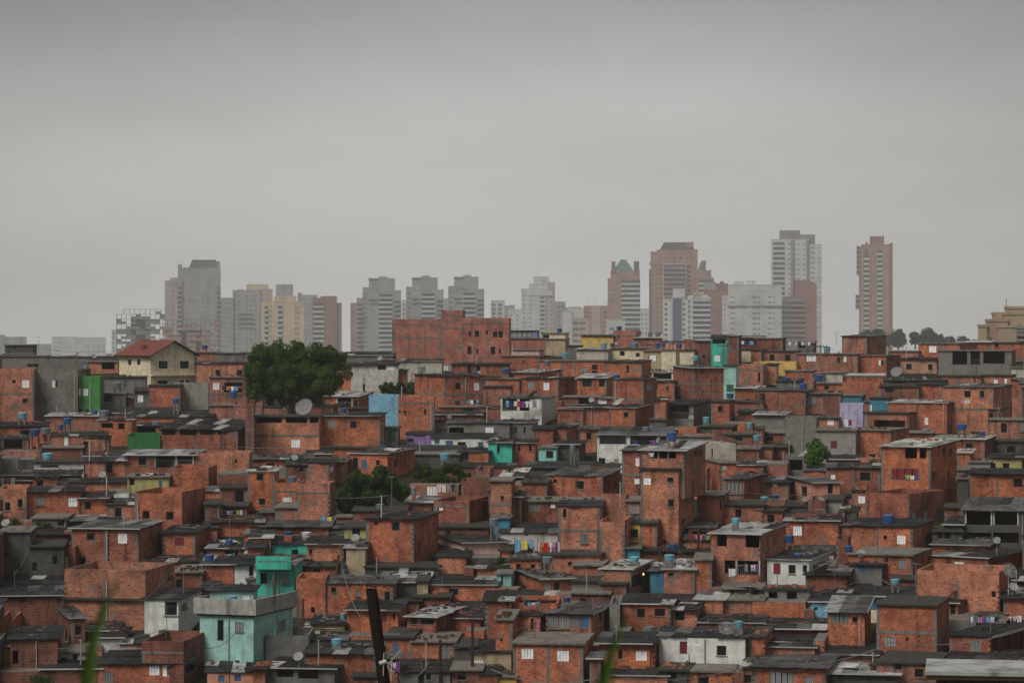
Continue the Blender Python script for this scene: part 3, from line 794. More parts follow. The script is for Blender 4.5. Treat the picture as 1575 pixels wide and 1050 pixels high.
1040 1215 1215 440 530 gd f ; k,1085,465,36,45 k,1128,465,38,45
1222 1590 1590 325 530 gd m 255 ; o,1310,360,150,90 o,1470,360,140,90 o,1310,480,150,60 o,1470,480,150,60 | dark two-storey house with double veranda and railing at the right edge
1040 1365 1365 525 590 b m 508 ; v,1130,545,14,16
1040 1365 1590 600 695 b d 555 ; w,1196,648,52,55 g,1440,655,36,60
300 470 470 640 750 b2 f ;
0 60 60 145 275 c3 o ;
180 330 330 300 365 gd d 280 ;
510 600 600 330 400 gd d 320 ;
1110 1220 1220 300 400 b2 f ;
B2
55 288 290 70 275 t f ; D,100,155,42,70 g,233,160,44,55 v,262,170,8,20 | turquoise house with a balustraded balcony, left of centre
0 105 105 150 205 w2 f ;
-10 66 66 30 150 w d 10 ; k,25,90,26,70
297 475 478 155 372 b o ; k,400,345,26,36
475 885 888 188 365 b m 160 ; k,524,223,30,32 g,672,245,28,34 k,849,260,32,55 | brick house with one round window behind the dark wooden post
705 1030 1030 178 275 gd d 145 ;
1030 1095 1095 165 285 tan f ;
820 1100 1100 145 200 g l 125 ;
1110 1500 1502 195 265 b d 140 ; k,1250,235,60,40
1510 1600 1600 118 205 t2 f ; k,1545,160,12,60
605 915 970 345 495 b d 308 ; r,830,390,38,65 k,890,382,14,36 | brick house with a dark red window right behind the wooden post
970 1145 1320 388 525 b l 350 ; k,1010,408,44,45 k,1090,408,90,50 b,958,420,24,90 | brick house with small pale porch roof right of the wooden post
1190 1412 1440 392 450 b d 275 ;
1440 1600 1600 292 550 b d 268 ; k,1535,525,30,22
275 565 565 455 490 tan d 372 ; k,480,460,26,20
400 592 592 432 490 y d 420 ; | small yellow wall beside a blue tarpaulin below the round-window house
360 595 595 527 600 b2 d 462 ;
115 372 375 500 650 g o ;
350 780 782 610 745 b d 568 ;
110 530 640 700 800 g d 640 ; o,230,720,100,60 o,370,730,120,60 k,570,740,30,50
830 1000 1000 505 640 b f ; b,900,580,40,70
1000 1260 1262 530 650 b f ; g,1200,590,60,90
1255 1380 1380 560 680 gd f ;
915 1230 1232 722 800 g d 620 ; k,1055,760,40,60 k,1100,750,30,40
1365 1600 1600 600 720 tan d 560 ; w,1400,680,60,60
1240 1420 1420 700 800 b2 f ; k,1300,750,60,40
640 800 800 740 800 b2 f ;
1020 1230 1230 260 320 b2 f ;
B3
80 245 435 158 248 b m 95 ; g,283,208,38,55 k,341,200,38,55 | brick and grey plaster house with tank pillar and white-edged roof
610 790 910 100 275 b l 66 ; k,830,165,66,75
990 1175 1195 98 255 b l 25 ; k,1030,130,36,20
905 995 995 110 230 teal m 90 ; b,965,160,40,90
1175 1278 1280 35 255 b f ;
440 612 612 70 170 b f ;
1345 1590 1590 210 290 gd f ; k,1400,240,40,50 k,1548,245,40,50
1180 1345 1345 285 375 b l 262 ;
1345 1590 1590 280 370 b f ;
80 320 322 290 370 b d 250 ; k,130,290,50,22 o,220,296,130,26
75 345 345 305 500 b o ;
80 240 245 380 545 b d 360 ; k,192,430,22,70
275 550 690 370 560 b m 308 ; g,320,415,60,78 g,385,415,60,78 g,450,415,60,78 b,512,415,54,78 k,607,388,18,56 | brick house with glazed white and blue balcony under a ribbed roof
75 500 560 545 800 b f ; w,162,609,70,60 w,378,623,70,62 | brick house with two bright white windows near the bottom centre
735 1030 1032 310 470 b d 285 ; k,850,365,52,58 k,965,360,68,46
1030 1190 1192 345 465 b d 335 ; k,1085,382,60,52
595 905 908 548 715 b d 495 ; k,725,612,26,60 w,852,622,66,55
960 1480 1518 515 702 w d 465 ; r,1107,572,46,76 k,1338,590,58,60 w,1190,548,38,18 | long white house with ribbed grey roof and dark red door, bottom right of centre
1200 1590 1590 425 480 b2 d 372 ;
1130 1402 1405 712 800 b f ; k,1228,765,70,50
1465 1600 1600 690 800 b m 655 ; k,1500,760,40,50
80 365 450 755 800 b d 688 ;
-20 95 95 740 800 y f ;
600 1010 1010 745 800 b d 705 ;
-30 72 75 395 705 b f ; k,5,525,14,20
690 760 760 480 560 gd f ;
960 1130 1130 705 800 gd f ; k,1040,745,60,50
1500 1600 1600 500 690 b f ;
600 760 760 180 290 b2 f ; k,650,280,40,30
430 660 660 240 320 b3 f ; k,500,290,40,30
430 610 610 165 245 g f ;
930 1190 1190 480 520 b2 d 460 ;
B4
75 320 438 42 205 w d 5 ; r,133,92,42,66 k,221,95,42,52 k,296,90,24,40 k,395,80,16,50 | white-fronted house with brick balcony and blue tank on its dark roof
60 322 332 205 320 g f ; o,110,245,52,36 o,220,250,60,50
-10 300 302 290 368 b o ;
545 745 800 72 190 g d 48 ; b,635,90,48,58 | small grey cement house with a blue window, lower right
950 1430 1500 112 360 b o ; k,1398,240,26,36
410 640 642 235 300 w2 d 192 ; 
640 905 905 255 385 c d 212 ; b,698,290,38,84 b,795,275,60,32 | cream house with blue door and blue window under a dark roof
430 645 682 345 560 b m 262 ; g,497,378,100,62 k,588,388,30,32 | narrow tall brick house with louvred window and brownish pale roof
715 1065 1138 302 640 b f ; g,795,517,70,56 v,893,502,14,20 g,1088,515,20,56 | big plain brick house with one grey window at the lower right
715 1062 1130 640 800 b f ; k,840,660,46,40 k,962,700,52,50
870 1190 1292 292 385 b d 225 ; k,1160,330,30,80
1140 1380 1590 492 660 b d 470 ; g,1293,543,60,58
1375 1590 1590 535 650 b d 500 ; y,1490,605,40,30
1455 1590 1590 268 400 b d 195 ;
330 428 428 285 372 bl d 250 ; k,360,325,20,20
0 405 405 445 500 b2 d 372 ;
0 352 352 552 650 b d 525 ;
-10 420 422 670 800 b m 635 ; g,160,730,140,80 g,322,740,50,45
410 715 715 595 660 b2 d 552 ;
440 840 845 710 800 gd l 655 ;
680 830 830 650 760 b f ; k,720,700,40,50
1130 1590 1590 640 760 b2 d 610 ;
430 560 560 100 220 b2 f ;
300 540 540 130 250 b3 d 90 ;
800 950 950 150 240 b2 f ; g,825,160,50,20
1290 1460 1460 400 480 b f ;
"""
REGI = 'T1'
def parse():
    global REGI
    out = []
    for ln in DATA.strip().splitlines():
        ln = ln.strip()
        if ln in REG: REGI = ln; ox, oy, k = REG[ln]; continue
        body, _, lab = ln.partition('|'); geo, _, ws = body.partition(';')
        g = geo.split(); x0, xc, x1 = [ox+float(v)/k for v in g[:3]]; yt, yb = [oy+float(v)/k for v in g[3:5]]
        ry = oy+float(g[7])/k if len(g) > 7 else None
        DD = dep(oy+float(g[8][1:])/k)+.35 if len(g) > 8 else None
        wins = []
        for t in ws.split():
            a = t.split(',')
            kk = a[0] if a[0] in 'kwgbrnDov' else 'g'
            wins.append((kk, ox+float(a[1])/k, oy+float(a[2])/k, float(a[3])/k, float(a[4])/k))
        out.append([x0, xc, x1, yt, yb, g[5], g[6], ry, wins, lab.strip() or None, DD])
    return out
HD = parse()
# overlapping foot lines: keep a small step in depth between neighbours whose fronts share ground
for i, h in enumerate(HD): h[4] += ((i*37) % 11-5)*.22
# ---- places the trace leaves open get plain low brick houses
CELL = 8; GX = 1575//CELL+1; GY = 540//CELL
cov = [[False]*GX for _ in range(GY)]
def mark(x0, y0, x1, y1):
    for j in range(GY):
        y = 516+j*CELL+CELL/2
        if y0-3 <= y <= y1+2:
            for i in range(GX):
                if x0-2 <= i*CELL+CELL/2 <= x1+2: cov[j][i] = True
for h in HD: mark(h[0], min(h[3], h[7] or h[3]), h[2], h[4]+(8 if h[4] < 700 else 4))
for (a, b, c, d) in ((180,520,305,592), (788,828,866,852), (375,522,540,640), (575,585,655,606), (510,715,632,795), (628,713,712,745), (1238,668,1276,725)): mark(a, b, c, d)
sky_y = lambda x: 542 if x < 600 else 524 if x > 980 else 532
fill = []
for j in range(GY-1, -1, -1):
    for i in range(GX):
        y = 516+j*CELL; x = i*CELL
        if cov[j][i] or y < sky_y(x)+12: continue
        n = 1
        while i+n < GX and not cov[j][i+n] and n < 9: n += 1
        m_ = 1
        while j-m_ >= 0 and m_ < 5 and not cov[j-m_][i] and 516+(j-m_)*CELL > sky_y(x)+8: m_ += 1
        x0 = x-random.uniform(2,6); x1 = x+n*CELL+random.uniform(1,6); yb = y+CELL+3; yt = max(yb-m_*CELL-6, sky_y(x))
        mark(x0, yt, x1, yb)
        k = scl(yb); rf = random.choice('ddfmoooo'); wl = random.choice(['b','b','b2','b3','b','b','g','bp'])
        wins = []
        for q in range(int((x1-x0)/k/3.2)+(1 if x1-x0 > 18 else 0)):
            if random.random() < .75 and yb-yt > 16:
                ww = 1.0*k; wins.append((random.choice('kkkgkw') if random.random() < .8 else 'k', x0+(q+.7)*3.2*k, yb-min(yb-yt-1.2*k*.6, 1.65*k), ww, 1.05*k))
        fill.append([x0, x1-(2 if random.random() < .5 else 0), x1, yt+(3 if rf in 'dm' else 0), yb, wl, rf, yt-2 if rf in 'dm' else None, [w_ for w_ in wins if w_[1]+w_[3] < x1], None, None])
print('traced houses', len(HD), 'filler', len(fill))
for h in HD+fill:
    if not h[9] and h[7]: h[7] = h[3]-(h[3]-h[7])*.7
    house(*h[:9], label=h[9], D=h[10])

# the hillside goes on a little past both sides of the frame
NIN = len(HS); y = 545
while y < 1075:
    k = scl(y)
    for xa, xb in ((-230, -6), (1581, 1800)):
        x = xa+random.uniform(-15, 10)
        while x < xb-3.5*k:
            wd = min(random.uniform(3.5, 7)*k, xb-x); ht = random.uniform(2.6, 5.4)*k; rf = random.choice('ddmfoof'); yt = max(y-ht, 528)
            house(x, x+wd, x+wd, yt, y, random.choice(['b','b','b','b2','g','b3']), rf, yt-random.uniform(2,7) if rf in 'dm' else None,
                  [(random.choice('kkgw'), x+wd*.4, y-1.6*k, 1.0*k, 1.05*k)] if random.random() < .7 else [])
            HS[-1]['out'] = True; x += wd+random.uniform(1, 10)
    y += random.uniform(15, 21)+(y-545)*.012
print('beyond the frame', len(HS)-NIN)

# ------------------------------------------------------------------ cream gable house and gable shack
def px(reg, x, y): ox, oy, k = REG[reg]; return ox+x/k, oy+y/k
def gable(reg, x0, xc, x1, yt, yb, apex, wall, wins, label, tilem, over=.6):
    a, b_ = px(reg, x0, yt); c = px(reg, xc, 0)[0]; d = px(reg, x1, 0)[0]; e_ = px(reg, 0, yb)[1]; k = REG[reg][2]
    ws = [(w_[0], *px(reg, w_[1], w_[2]), w_[3]/k, w_[4]/k) for w_ in wins]
    root = house(a, c, d, b_, e_, wall, 'x', None, ws, label=label, plain=True)
    h = HS[-1]; W, dp, hb = h['W'], h['dp'], h['hb']; rise = (yt-apex)/k/h['s']*1.02
    b = MB()
    for q in (0, dp): b.poly([(0,q,hb),(W,q,hb),(W/2,q,hb+rise)] if q == 0 else [(W,q,hb),(0,q,hb),(W/2,q,hb+rise)], 0)
    b.obj('gable_wall', WALL[wall][0], root)
    sl = rise/(W/2); t = .12; r_ = MB(); n = 26; L0 = dp+2*over
    for sg in (-1, 1):
        xe = W/2+sg*(W/2+over); ze = hb-over*sl
        for i in range(n):
            q0 = -over+L0*i/n; q1 = -over+L0*(i+1)/n; qm = (q0+q1)/2; u = .04
            for (p, q, za, zc) in ((q0, qm, 0, u), (qm, q1, u, 0)):
                pts = [(W/2, p, hb+rise+t+za), (xe, p, ze+t+za), (xe, q, ze+t+zc), (W/2, q, hb+rise+t+zc)]
                r_.poly(pts if sg < 0 else pts[::-1], 0)
        pts = [(W/2, -over, hb+rise+.02), (xe, -over, ze), (xe, dp+over, ze), (W/2, dp+over, hb+rise+.02)]
        r_.poly(pts[::-1] if sg < 0 else pts, 1)
        for q in (-over, dp+over): r_.poly([(W/2,q,hb+rise+.02),(xe,q,ze),(xe,q,ze+t),(W/2,q,hb+rise+t)], 1)
        r_.poly([(xe,-over,ze),(xe,dp+over,ze),(xe,dp+over,ze+t),(xe,-over,ze+t)], 1)
    r_.tube((W/2,-over,hb+rise+t), (W/2,dp+over,hb+rise+t), .1, m=0)
    r_.obj('roof', [tilem, WOOD], root)
    h['roof'] = 'gable'; return root
TILE = flat('red_roof_tile', (.19,.06,.048), .8, .2); BROWNT = flat('brown_roof_tile', (.2,.16,.13), .8, .2)
cr = gable('T1', 722, 912, 1178, 257, 440, 180, 'c', [('k',989,318,55,45),('k',1118,318,55,45),('k',785,303,20,32),('k',840,303,20,32),('k',985,425,60,26),('k',1118,420,60,16)],
  'cream two-storey house with a red tiled gable roof on the left skyline', TILE)
h = HS[-1]; h['cream'] = 1; box_obj('ledge', (-.05,-.5,1.25), (h['W']+.05,.02,1.45), WALL['c'][0], cr)
bx_ = MB(); bx_.box((1.0, 3, h['hb']+.2), (1.7, 3.8, h['hb']+1.35)); bx_.obj('chimney', TILE, cr)

# ------------------------------------------------------------------ terrain
def yinv(D):
    lo, hi = 440, 1200
    for _ in range(40):
        m = (lo+hi)/2
        if dep(m) > D: lo = m
        else: hi = m
    return lo
def gz(D):
    if D < 203:
        pr = [(-400,-8),(0,-1.7),(9,-1.75),(16,-3.4),(40,-10),(60,-13.6),(90,-18.5),(150,-27),(203,-27.3)]
        for (a, za), (b, zb) in zip(pr, pr[1:]):
            if D <= b: return za+(zb-za)*(D-a)/(b-a)
    if D <= 462: return (HY-yinv(D))/F*D-.35
    pr = [(462,(HY-yinv(462))/F*462-.35),(495,-6.2),(560,-9),(800,-34),(1200,-46),(2500,-55),(6500,-60)]
    for (a, za), (b, zb) in zip(pr, pr[1:]):
        if D <= b: return za+(zb-za)*(D-a)/(b-a)
    return -60
Ds = [-300,-100,-30,-8,0,5,9,12,16,25,40,60,75,90,120,150,180,203]+[203+4.5*k for k in range(1,66)]+[510,530,560,650,800,1000,1200,1800,2500,4000,6000]
Xs = [-3500,-1500,-700,-350,-200]+[-140+4*k for k in range(71)]+[200,350,700,1500,3500]
b = MB(); rt = random.Random(3)
V = [[(x, D, gz(D)+(rt.uniform(-.25,.15) if 203 < D < 500 and abs(x) < 150 else 0)) for x in Xs] for D in Ds]
vv = [p for r_ in V for p in r_]; nx = len(Xs)
ff = [(j*nx+i, j*nx+i+1, (j+1)*nx+i+1, (j+1)*nx+i) for j in range(len(Ds)-1) for i in range(nx-1)]
me = bpy.data.meshes.new('hillside_ground'); me.from_pydata(vv, [], ff)
gm, t, bb = base('earth', .95, .1); g = t.nodes.new('ShaderNodeNewGeometry'); n = noise(t, g.outputs['Position'], .35, 6); n2 = noise(t, g.outputs['Position'], 2.5, 5)
c = mixc(t, rmp(t, n, .42, .6), (.03,.022,.016), (.017,.026,.01)); c = mixc(t, rmp(t, n2, .6, .75, 0, .7), c, (.08,.068,.055)); t.links.new(c, bb.inputs['Base Color'])
me.materials.append(gm); tag(link('hillside_ground', me), kind='structure')

# ------------------------------------------------------------------ haze
hm = bpy.data.materials.new('haze_air'); hm.use_nodes = True; t = hm.node_tree; t.nodes.remove(t.nodes['Principled BSDF'])
pv = t.nodes.new('ShaderNodeVolumePrincipled'); pv.inputs['Density'].default_value = HAZE; pv.inputs['Color'].default_value = (.97,.97,.955,1); pv.inputs['Anisotropy'].default_value = 0
t.links.new(pv.outputs[0], t.nodes['Material Output'].inputs['Volume'])
b = MB(); b.box((-3600,-320,-62), (3600,6400,152)); hz = b.obj('haze', hm); tag(hz, kind='stuff')

# ------------------------------------------------------------------ landmarks and labels
LM = [('the big tree', 457, 578), ('the dark rounded tree', 570, 755), ('the cream gable house', 240, 555), ('the light blue house', 590, 633), ('the tall unfinished brick block', 692, 520),
  ('the white balcony house', 790, 628), ('the turquoise house', 772, 692), ('the turquoise skyline house', 1105, 538), ('the lilac house', 1308, 638), ('the small green tree', 1257, 692),
  ('the white two-storey house', 935, 695), ('the red balcony', 1392, 728), ('the mint green house', 375, 985), ('the turquoise balcony house', 425, 880), ('the pale pink house', 725, 838),
  ('the wooden post', 578, 950), ('the long white house', 1080, 1000), ('the glazed balcony house', 880, 960), ('the grey blank wall house', 85, 603), ('the bright green house', 136, 608),
  ('the dish antenna', 468, 628), ('the grey open block', 1500, 555), ('the yellow skyline house', 918, 525), ('the laundry row', 830, 837), ('the dark veranda house', 1520, 800), ('the narrow yellow house', 973, 820),
  ('the white dark-opening house', 265, 945), ('the left grass blade', 150, 970), ('the right grass blade', 940, 1005), ('the four-storey tower house', 1040, 770), ('the blue window house', 1328, 880),
  ('the big plain brick house', 1395, 960), ('the blue tank house', 1365, 840), ('the bottom right corner roof', 1505, 1035), ('the low white peeling wall', 90, 717), ('the long dark roof house', 305, 680), ('the white-fronted house', 1225, 870), ('the old stained brick house', 170, 845), ('the ribbed grey roof', 895, 730), ('the lone brick tower house', 1330, 530)]
USED = {}
def where(x, y, skip=None):
    best = sorted((math.hypot(x-a, (y-b)*1.3), nme, a, b) for nme, a, b in LM)
    res = []
    for d, nme, a, b in best[:4]:
        if d < 14: continue
        dx, dy = x-a, y-b
        if abs(dx) > 2.2*abs(dy): s = 'right of' if dx > 0 else 'left of'
        elif abs(dy) > 2.2*abs(dx): s = 'below' if dy > 0 else 'above'
        else: s = ('lower' if dy > 0 else 'upper')+(' right' if dx > 0 else ' left')+' of'
        res.append((('just ' if d < 40 and s in ('right of','left of','below','above') else '')+s+' '+nme))
    return res
ORD = ['', 'second', 'third', 'fourth', 'fifth', 'sixth', 'seventh', 'eighth', 'ninth', 'tenth', 'eleventh', 'twelfth']
def label_all(items):
    # items: (obj, short adjectives, noun, extra, x, y)
    tmp = {}
    for it in items:
        o, adj, noun, extra, x, y = it
        wv = where(x, y); lab = None
        for wr in wv[:3]:
            for ex in ([extra, ''] if extra else ['']):
                c = ' '.join((adj+' '+noun+(' '+ex if ex else '')+' '+wr).split())
                if len(c.split()) <= 13 and c not in tmp and c not in USED: lab = c; break
            if lab: break
        if not lab: lab = ' '.join((adj+' '+noun+' '+wv[0]).split())
        tmp.setdefault(lab, []).append(it)
    for lab, its in tmp.items():
        if len(its) == 1: its[0][0]['label'] = lab; USED[lab] = 1
        else:
            its.sort(key=lambda i: i[4])
            for k, it in enumerate(its):
                l2 = ('leftmost ' if k == 0 else ORD[min(k, 11)]+' from left ')+lab
                l2 = ' '.join(l2.split()[:16]); it[0]['label'] = l2; USED[l2] = 1
# ---- which houses show, and how large; the smallest beyond the 300 largest become one mass
GRD = {}; ST = 3
for i, h in enumerate(sorted(HS, key=lambda h: -h['D'])):
    h['vis'] = 0
    ty = h['yt']-(h['rise']*h['s']*.9 if h['rise'] else 0)
    for gx in range(max(0, int(h['x0']/ST)), min(525, int(h['x1']/ST)+1)):
        for gy in range(int(ty/ST), min(350, int((h['yb']+6)/ST)+1)): GRD[gx, gy] = h
for h in GRD.values(): h['vis'] += 1
def mw(o):
    m = o.matrix_basis.copy()
    while o.parent: o = o.parent; m = o.matrix_basis @ m
    return m
def kill(o):
    for ch in list(o.children): kill(ch)
    bpy.data.objects.remove(o)
outs = [h for h in HS if h.get('out')]; rest = sorted([h for h in HS if not h['label'] and not h.get('out')], key=lambda h: h['vis']); nl = len(HS)-len(rest)-len(outs)
dead = [h for h in rest if h['vis'] < 3]; rest = rest[len(dead):]; mass = rest[:max(0, len(rest)+nl-300)]+outs
acc = MB(); mats = []; mi = {}
def absorb(o):
    if o.type == 'MESH':
        me = o.data; M = mw(o); co = [M @ v.co for v in me.vertices]; ul = me.uv_layers[0].data; sl = []
        for m_ in me.materials:
            if m_.name not in mi: mi[m_.name] = len(mats); mats.append(m_)
            sl.append(mi[m_.name])
        for p in me.polygons: acc.poly([co[v] for v in p.vertices], sl[p.material_index], [tuple(ul[l].uv) for l in p.loop_indices], p.use_smooth)
    for ch in o.children: absorb(ch)
for h in mass: absorb(h['root'])
for h in mass+dead: kill(h['root']); h['gone'] = True; h['rootz'] = 0
mo = acc.obj('small_house', mats); tag(mo, 'mass of small brick and cement houses glimpsed between and behind the larger ones', 'houses', None, 'stuff')
print('houses kept', len(HS)-len(mass)-len(dead), 'mass', len(mass), 'hidden', len(dead), 'mass faces', len(acc.f))
items = []
for h in HS:
    if h.get('gone'): continue
    o = h['root']; o['category'] = 'house'
    if not h['label']: o['group'] = 'houses stacked up the hillside'
    if h['label']: o['label'] = h['label']; USED[h['label']] = 1; continue
    wpx = h['x1']-h['x0']; adj = ('narrow' if h['W'] < 5 else 'wide' if h['W'] > 11 else 'small' if h['Ht'] < 2.2 else 'tall' if h['Ht'] > 6 else '')+' '+WNAME[h['wall']]
    nw = len(h['wins']); rf = {'d': 'with dark sheet roof', 'm': 'with grey sheet roof', 'l': 'with pale sheet roof', 'f': 'with flat slab roof', 'o': 'with open top', 'x': '', 'gable': 'with gable roof'}[h['roof']]
    if nw == 0: rf = rf+' and blank wall' if rf else 'with blank wall'
    items.append((o, adj, 'house', rf, (h['x0']+h['x1'])/2, (h['yt']+h['yb'])/2))
label_all(items)

# ------------------------------------------------------------------ things standing on roofs
TC = {'B': flat('blue_plastic', (.025,.085,.24), .45, .45, .15), 'L': flat('pale_blue_plastic', (.14,.36,.44), .5, .4, .2), 'G': flat('grey_fibre_cement', (.15,.18,.21), .8, .3, .2), 'W': flat('white_plastic', (.6,.6,.58), .5, .4)}
def under(x, y):
    best = None
    for h in HS:
        if h['x0']-1 <= x <= h['x1']+1 and h['yb'] > y:
            top = h['yt']; d = abs(top-y)+(0 if top >= y-9 else 25)
            if best is None or d < best[0]: best = (d, h)
    return best[1] if best and best[0] < 40 else None
def tank_mesh(mat):
    b = MB(); b.lathe([(0,0),(.40,0),(.42,.03),(.47,.5),(.5,.80),(.52,.80),(.52,.86),(.49,.87)], 16)
    b.lathe([(.52,.862),(.50,.90),(.3,.97),(.1,1.0),(0,1.0)], 16)
    for z in (.25,.5): b.lathe([(.445+z*.05,z-.02),(.465+z*.05,z),(.445+z*.05,z+.02)], 16)
    return b.mesh('water_tank', mat)
TMs = {k: tank_mesh(m) for k, m in TC.items()}
LIDM = {}
TANKS = """T1 210,705,66,45,B 278,697,66,38,G 407,638,56,38,B 367,678,32,36,B 135,605,58,40,L 288,850,72,42,L 1065,520,44,32,B 1412,478,46,42,B 1240,198,38,26,B 573,590,38,30,B 630,592,66,38,G 710,422,54,38,G 948,658,52,45,G 518,325,30,32,L
T2 585,578,44,32,B 1198,852,66,44,L 827,803,48,24,B 1385,358,40,24,B 1562,342,36,32,B 1430,412,36,22,B
T3 357,97,32,26,B 718,84,34,26,B 625,185,42,28,L 675,187,28,22,B 812,182,48,30,L 950,186,36,26,B 985,186,30,24,B 1035,170,36,26,G 1080,187,40,32,B 390,242,44,34,L 1180,263,40,30,L 37,338,38,34,B 284,292,42,32,G 708,377,36,22,B 1390,490,46,30,B 1037,722,64,58,B 1245,632,44,38,L 1550,742,46,36,L 1507,668,36,34,L 883,692,52,32,G 435,800,36,50,G 905,122,30,20,G 952,120,34,24,G
T4 1140,140,40,34,G 425,198,42,34,L 378,362,50,42,B 187,380,50,24,B 272,382,38,22,B 288,412,48,38,B 1213,650,62,38,B 1330,694,38,26,B 1002,680,46,32,G 15,715,46,34,L 858,378,42,24,L
M1 1312,208,50,36,B 1388,508,46,42,B 1268,597,60,48,B
M2 275,125,60,36,G 805,292,54,42,G 1010,190,32,56,G 1495,378,60,46,G 250,458,60,26,B 360,462,62,34,W 590,690,34,24,B
M3 1422,378,52,44,L 780,364,50,36,G 1045,532,48,42,B 283,610,64,42,G 810,610,62,36,L 1022,598,66,42,L
M4 783,342,72,58,B 207,462,58,50,B 553,526,50,38,B 257,568,60,44,B 60,238,52,44,L 122,230,56,20,B
B1 1410,256,60,40,L
B2 543,515,70,44,L 580,362,34,42,L
B3 402,265,50,30,B 907,440,56,46,G 1443,408,58,50,L 1555,545,48,52,L
B4 822,150,54,32,L 1280,188,46,30,L 30,530,60,44,L"""
items = []
for ln in TANKS.splitlines():
    reg, *ts = ln.split(); ox, oy, k = REG[reg]
    for tt in ts:
        a = tt.split(','); x = ox+float(a[0])/k; yt = oy+float(a[1])/k; wd = float(a[2])/k; hh = float(a[3])/k; yb = yt+hh
        h = under(x, yb+2)
        D = (h['D']+h['dp']*.35) if h else dep(yb+8); s = F/D
        p = P(x, yb, D)
        root = link('water_tank', TMs[a[4]]); root.location = p; root.scale = (wd/s/1.04,)*2+(hh/s,)
        ped = MB(); zr = (h['z']+h['hb']+h['rise']*.35+.05) if h else gz(D)
        dz = max(.06, min(4.0, p.z-zr)) if h else max(.3, p.z-zr); sx, sy, sz = root.scale
        if dz > .5:
            for cx, cy in ((-.3,-.3),(.3,-.3),(-.3,.3),(.3,.3)): ped.box((cx-.09,cy-.09,-dz/sz), (cx+.09,cy+.09,-.04))
            ped.box((-.42,-.42,-.06), (.42,.42,-.002))
        else: ped.box((-.4,-.4,-dz/sz-.15), (.4,.4,-.002))
        pm = ped.obj('pedestal', random.choice([CONC, BR[0], CONC]), root)
        root['category'] = 'water tank'; root['group'] = 'water tanks on the roofs'
        items.append((root, {'B': 'dark blue', 'L': 'pale blue', 'G': 'grey', 'W': 'white'}[a[4]], 'water tank', ('on brick legs' if dz > .5 and h else ''), x, (yt+yb)/2))
label_all(items)
# dish antennas
DISH = flat('dish_mesh_grey', (.27,.27,.26), .6, .3)
def dish(reg, x, y, r, mesh_like, tall=1.0):
    X, Y = px(reg, x, y); rp = r/REG[reg][2]; h = under(X, Y+rp+3); D = (h['D']+h['dp']*.3) if h else dep(Y+rp+5); s = F/D
    p = P(X, Y, D); rr = rp/s; zr = (h['z']+h['hb']+h['rise']*.3+.05) if h else gz(D)
    hh = max(.4, min(3.5, p.z-zr)); root = bpy.data.objects.new('dish_antenna', None); COL.objects.link(root); root.location = (p.x, p.y, p.z-hh)
    m = MB(); m.tube((0,.1,0), (0,.1,hh), .035, n=6); m.tube((0,.1,hh-.05), (0,-.02,hh), .03, n=5); m.obj('mast', PVC, root)
    d = MB(); n = 18
    if mesh_like:
        for k in range(n):
            a = 6.2832*k/n; prev = None
            for q in range(6):
                rad = q/5; pt = Vector((rad*math.cos(a)*rr, rad*math.sin(a)*rr, .3*rr*rad*rad))
                if prev is not None: d.tube(prev, pt, .012*1.6, n=4, cap=False)
                prev = pt
        for rad in (.3,.55,.8,1.):
            for k in range(n):
                a = 6.2832*k/n; c_ = 6.2832*(k+1)/n; z = .3*rr*rad*rad
                d.tube((rad*rr*math.cos(a), rad*rr*math.sin(a), z), (rad*rr*math.cos(c_), rad*rr*math.sin(c_), z), .02, n=4, cap=False)
        if reg[0] == 'T': d.lathe([(0,-.001)]+[(rr*q/6*.99, .3*rr*(q/6)**2-.004) for q in range(1,7)], 24, 1)
    else:
        d.lathe([(0,0)]+[(rr*q/5, .3*rr*(q/5)**2) for q in range(1,6)], 20); d.lathe([(rr,.3*rr),(rr*.98,.3*rr-.03)]+[(rr*q/5, .3*rr*(q/5)**2-.03) for q in range(4,-1,-1)], 20)
    do = d.obj('reflector', [DISH, flat('dish_gauze', (.2,.2,.19), .7, .2)], root); do.location = (0,0,hh)
    do.rotation_euler = (R(random.uniform(42,62)), 0, R(random.uniform(-30,30)))
    f = MB()
    for a in (0, 2.09, 4.19): f.tube((rr*.9*math.cos(a), rr*.9*math.sin(a), .25*rr), (0,0,rr*.85), .015, n=4)
    f.tube((0,0,rr*.78),(0,0,rr*.95),.06,n=8); f.obj('feed_arm', DISH, do)
    root['category'] = 'satellite dish'; root['group'] = 'dish antennas on the roofs'
    return (root, 'large mesh' if mesh_like else 'small pale round', 'dish antenna', '', X, Y)
items = [dish('T2',350,580,54,True)]
items[0][0]['label'] = 'large round mesh dish antenna facing up beside the big tree'
items = [dish(*a) for a in (('T4',832,352,34,True),('B3',1368,462,48,True),('B4',1485,105,46,True),('T4',992,385,13,False),('T3',1152,637,17,False),('T3',1355,945,15,False),('M2',708,580,13,False),('B4',617,642,16,False),('M4',292,258,18,False),
  ('M4',83,42,14,False),('T2',1405,365,12,False),('T2',1222,634,14,False),('M4',1417,497,22,False),('M1',645,-10,10,False),('T3',700,190,12,False),('M3',460,548,14,False))]
label_all(items)
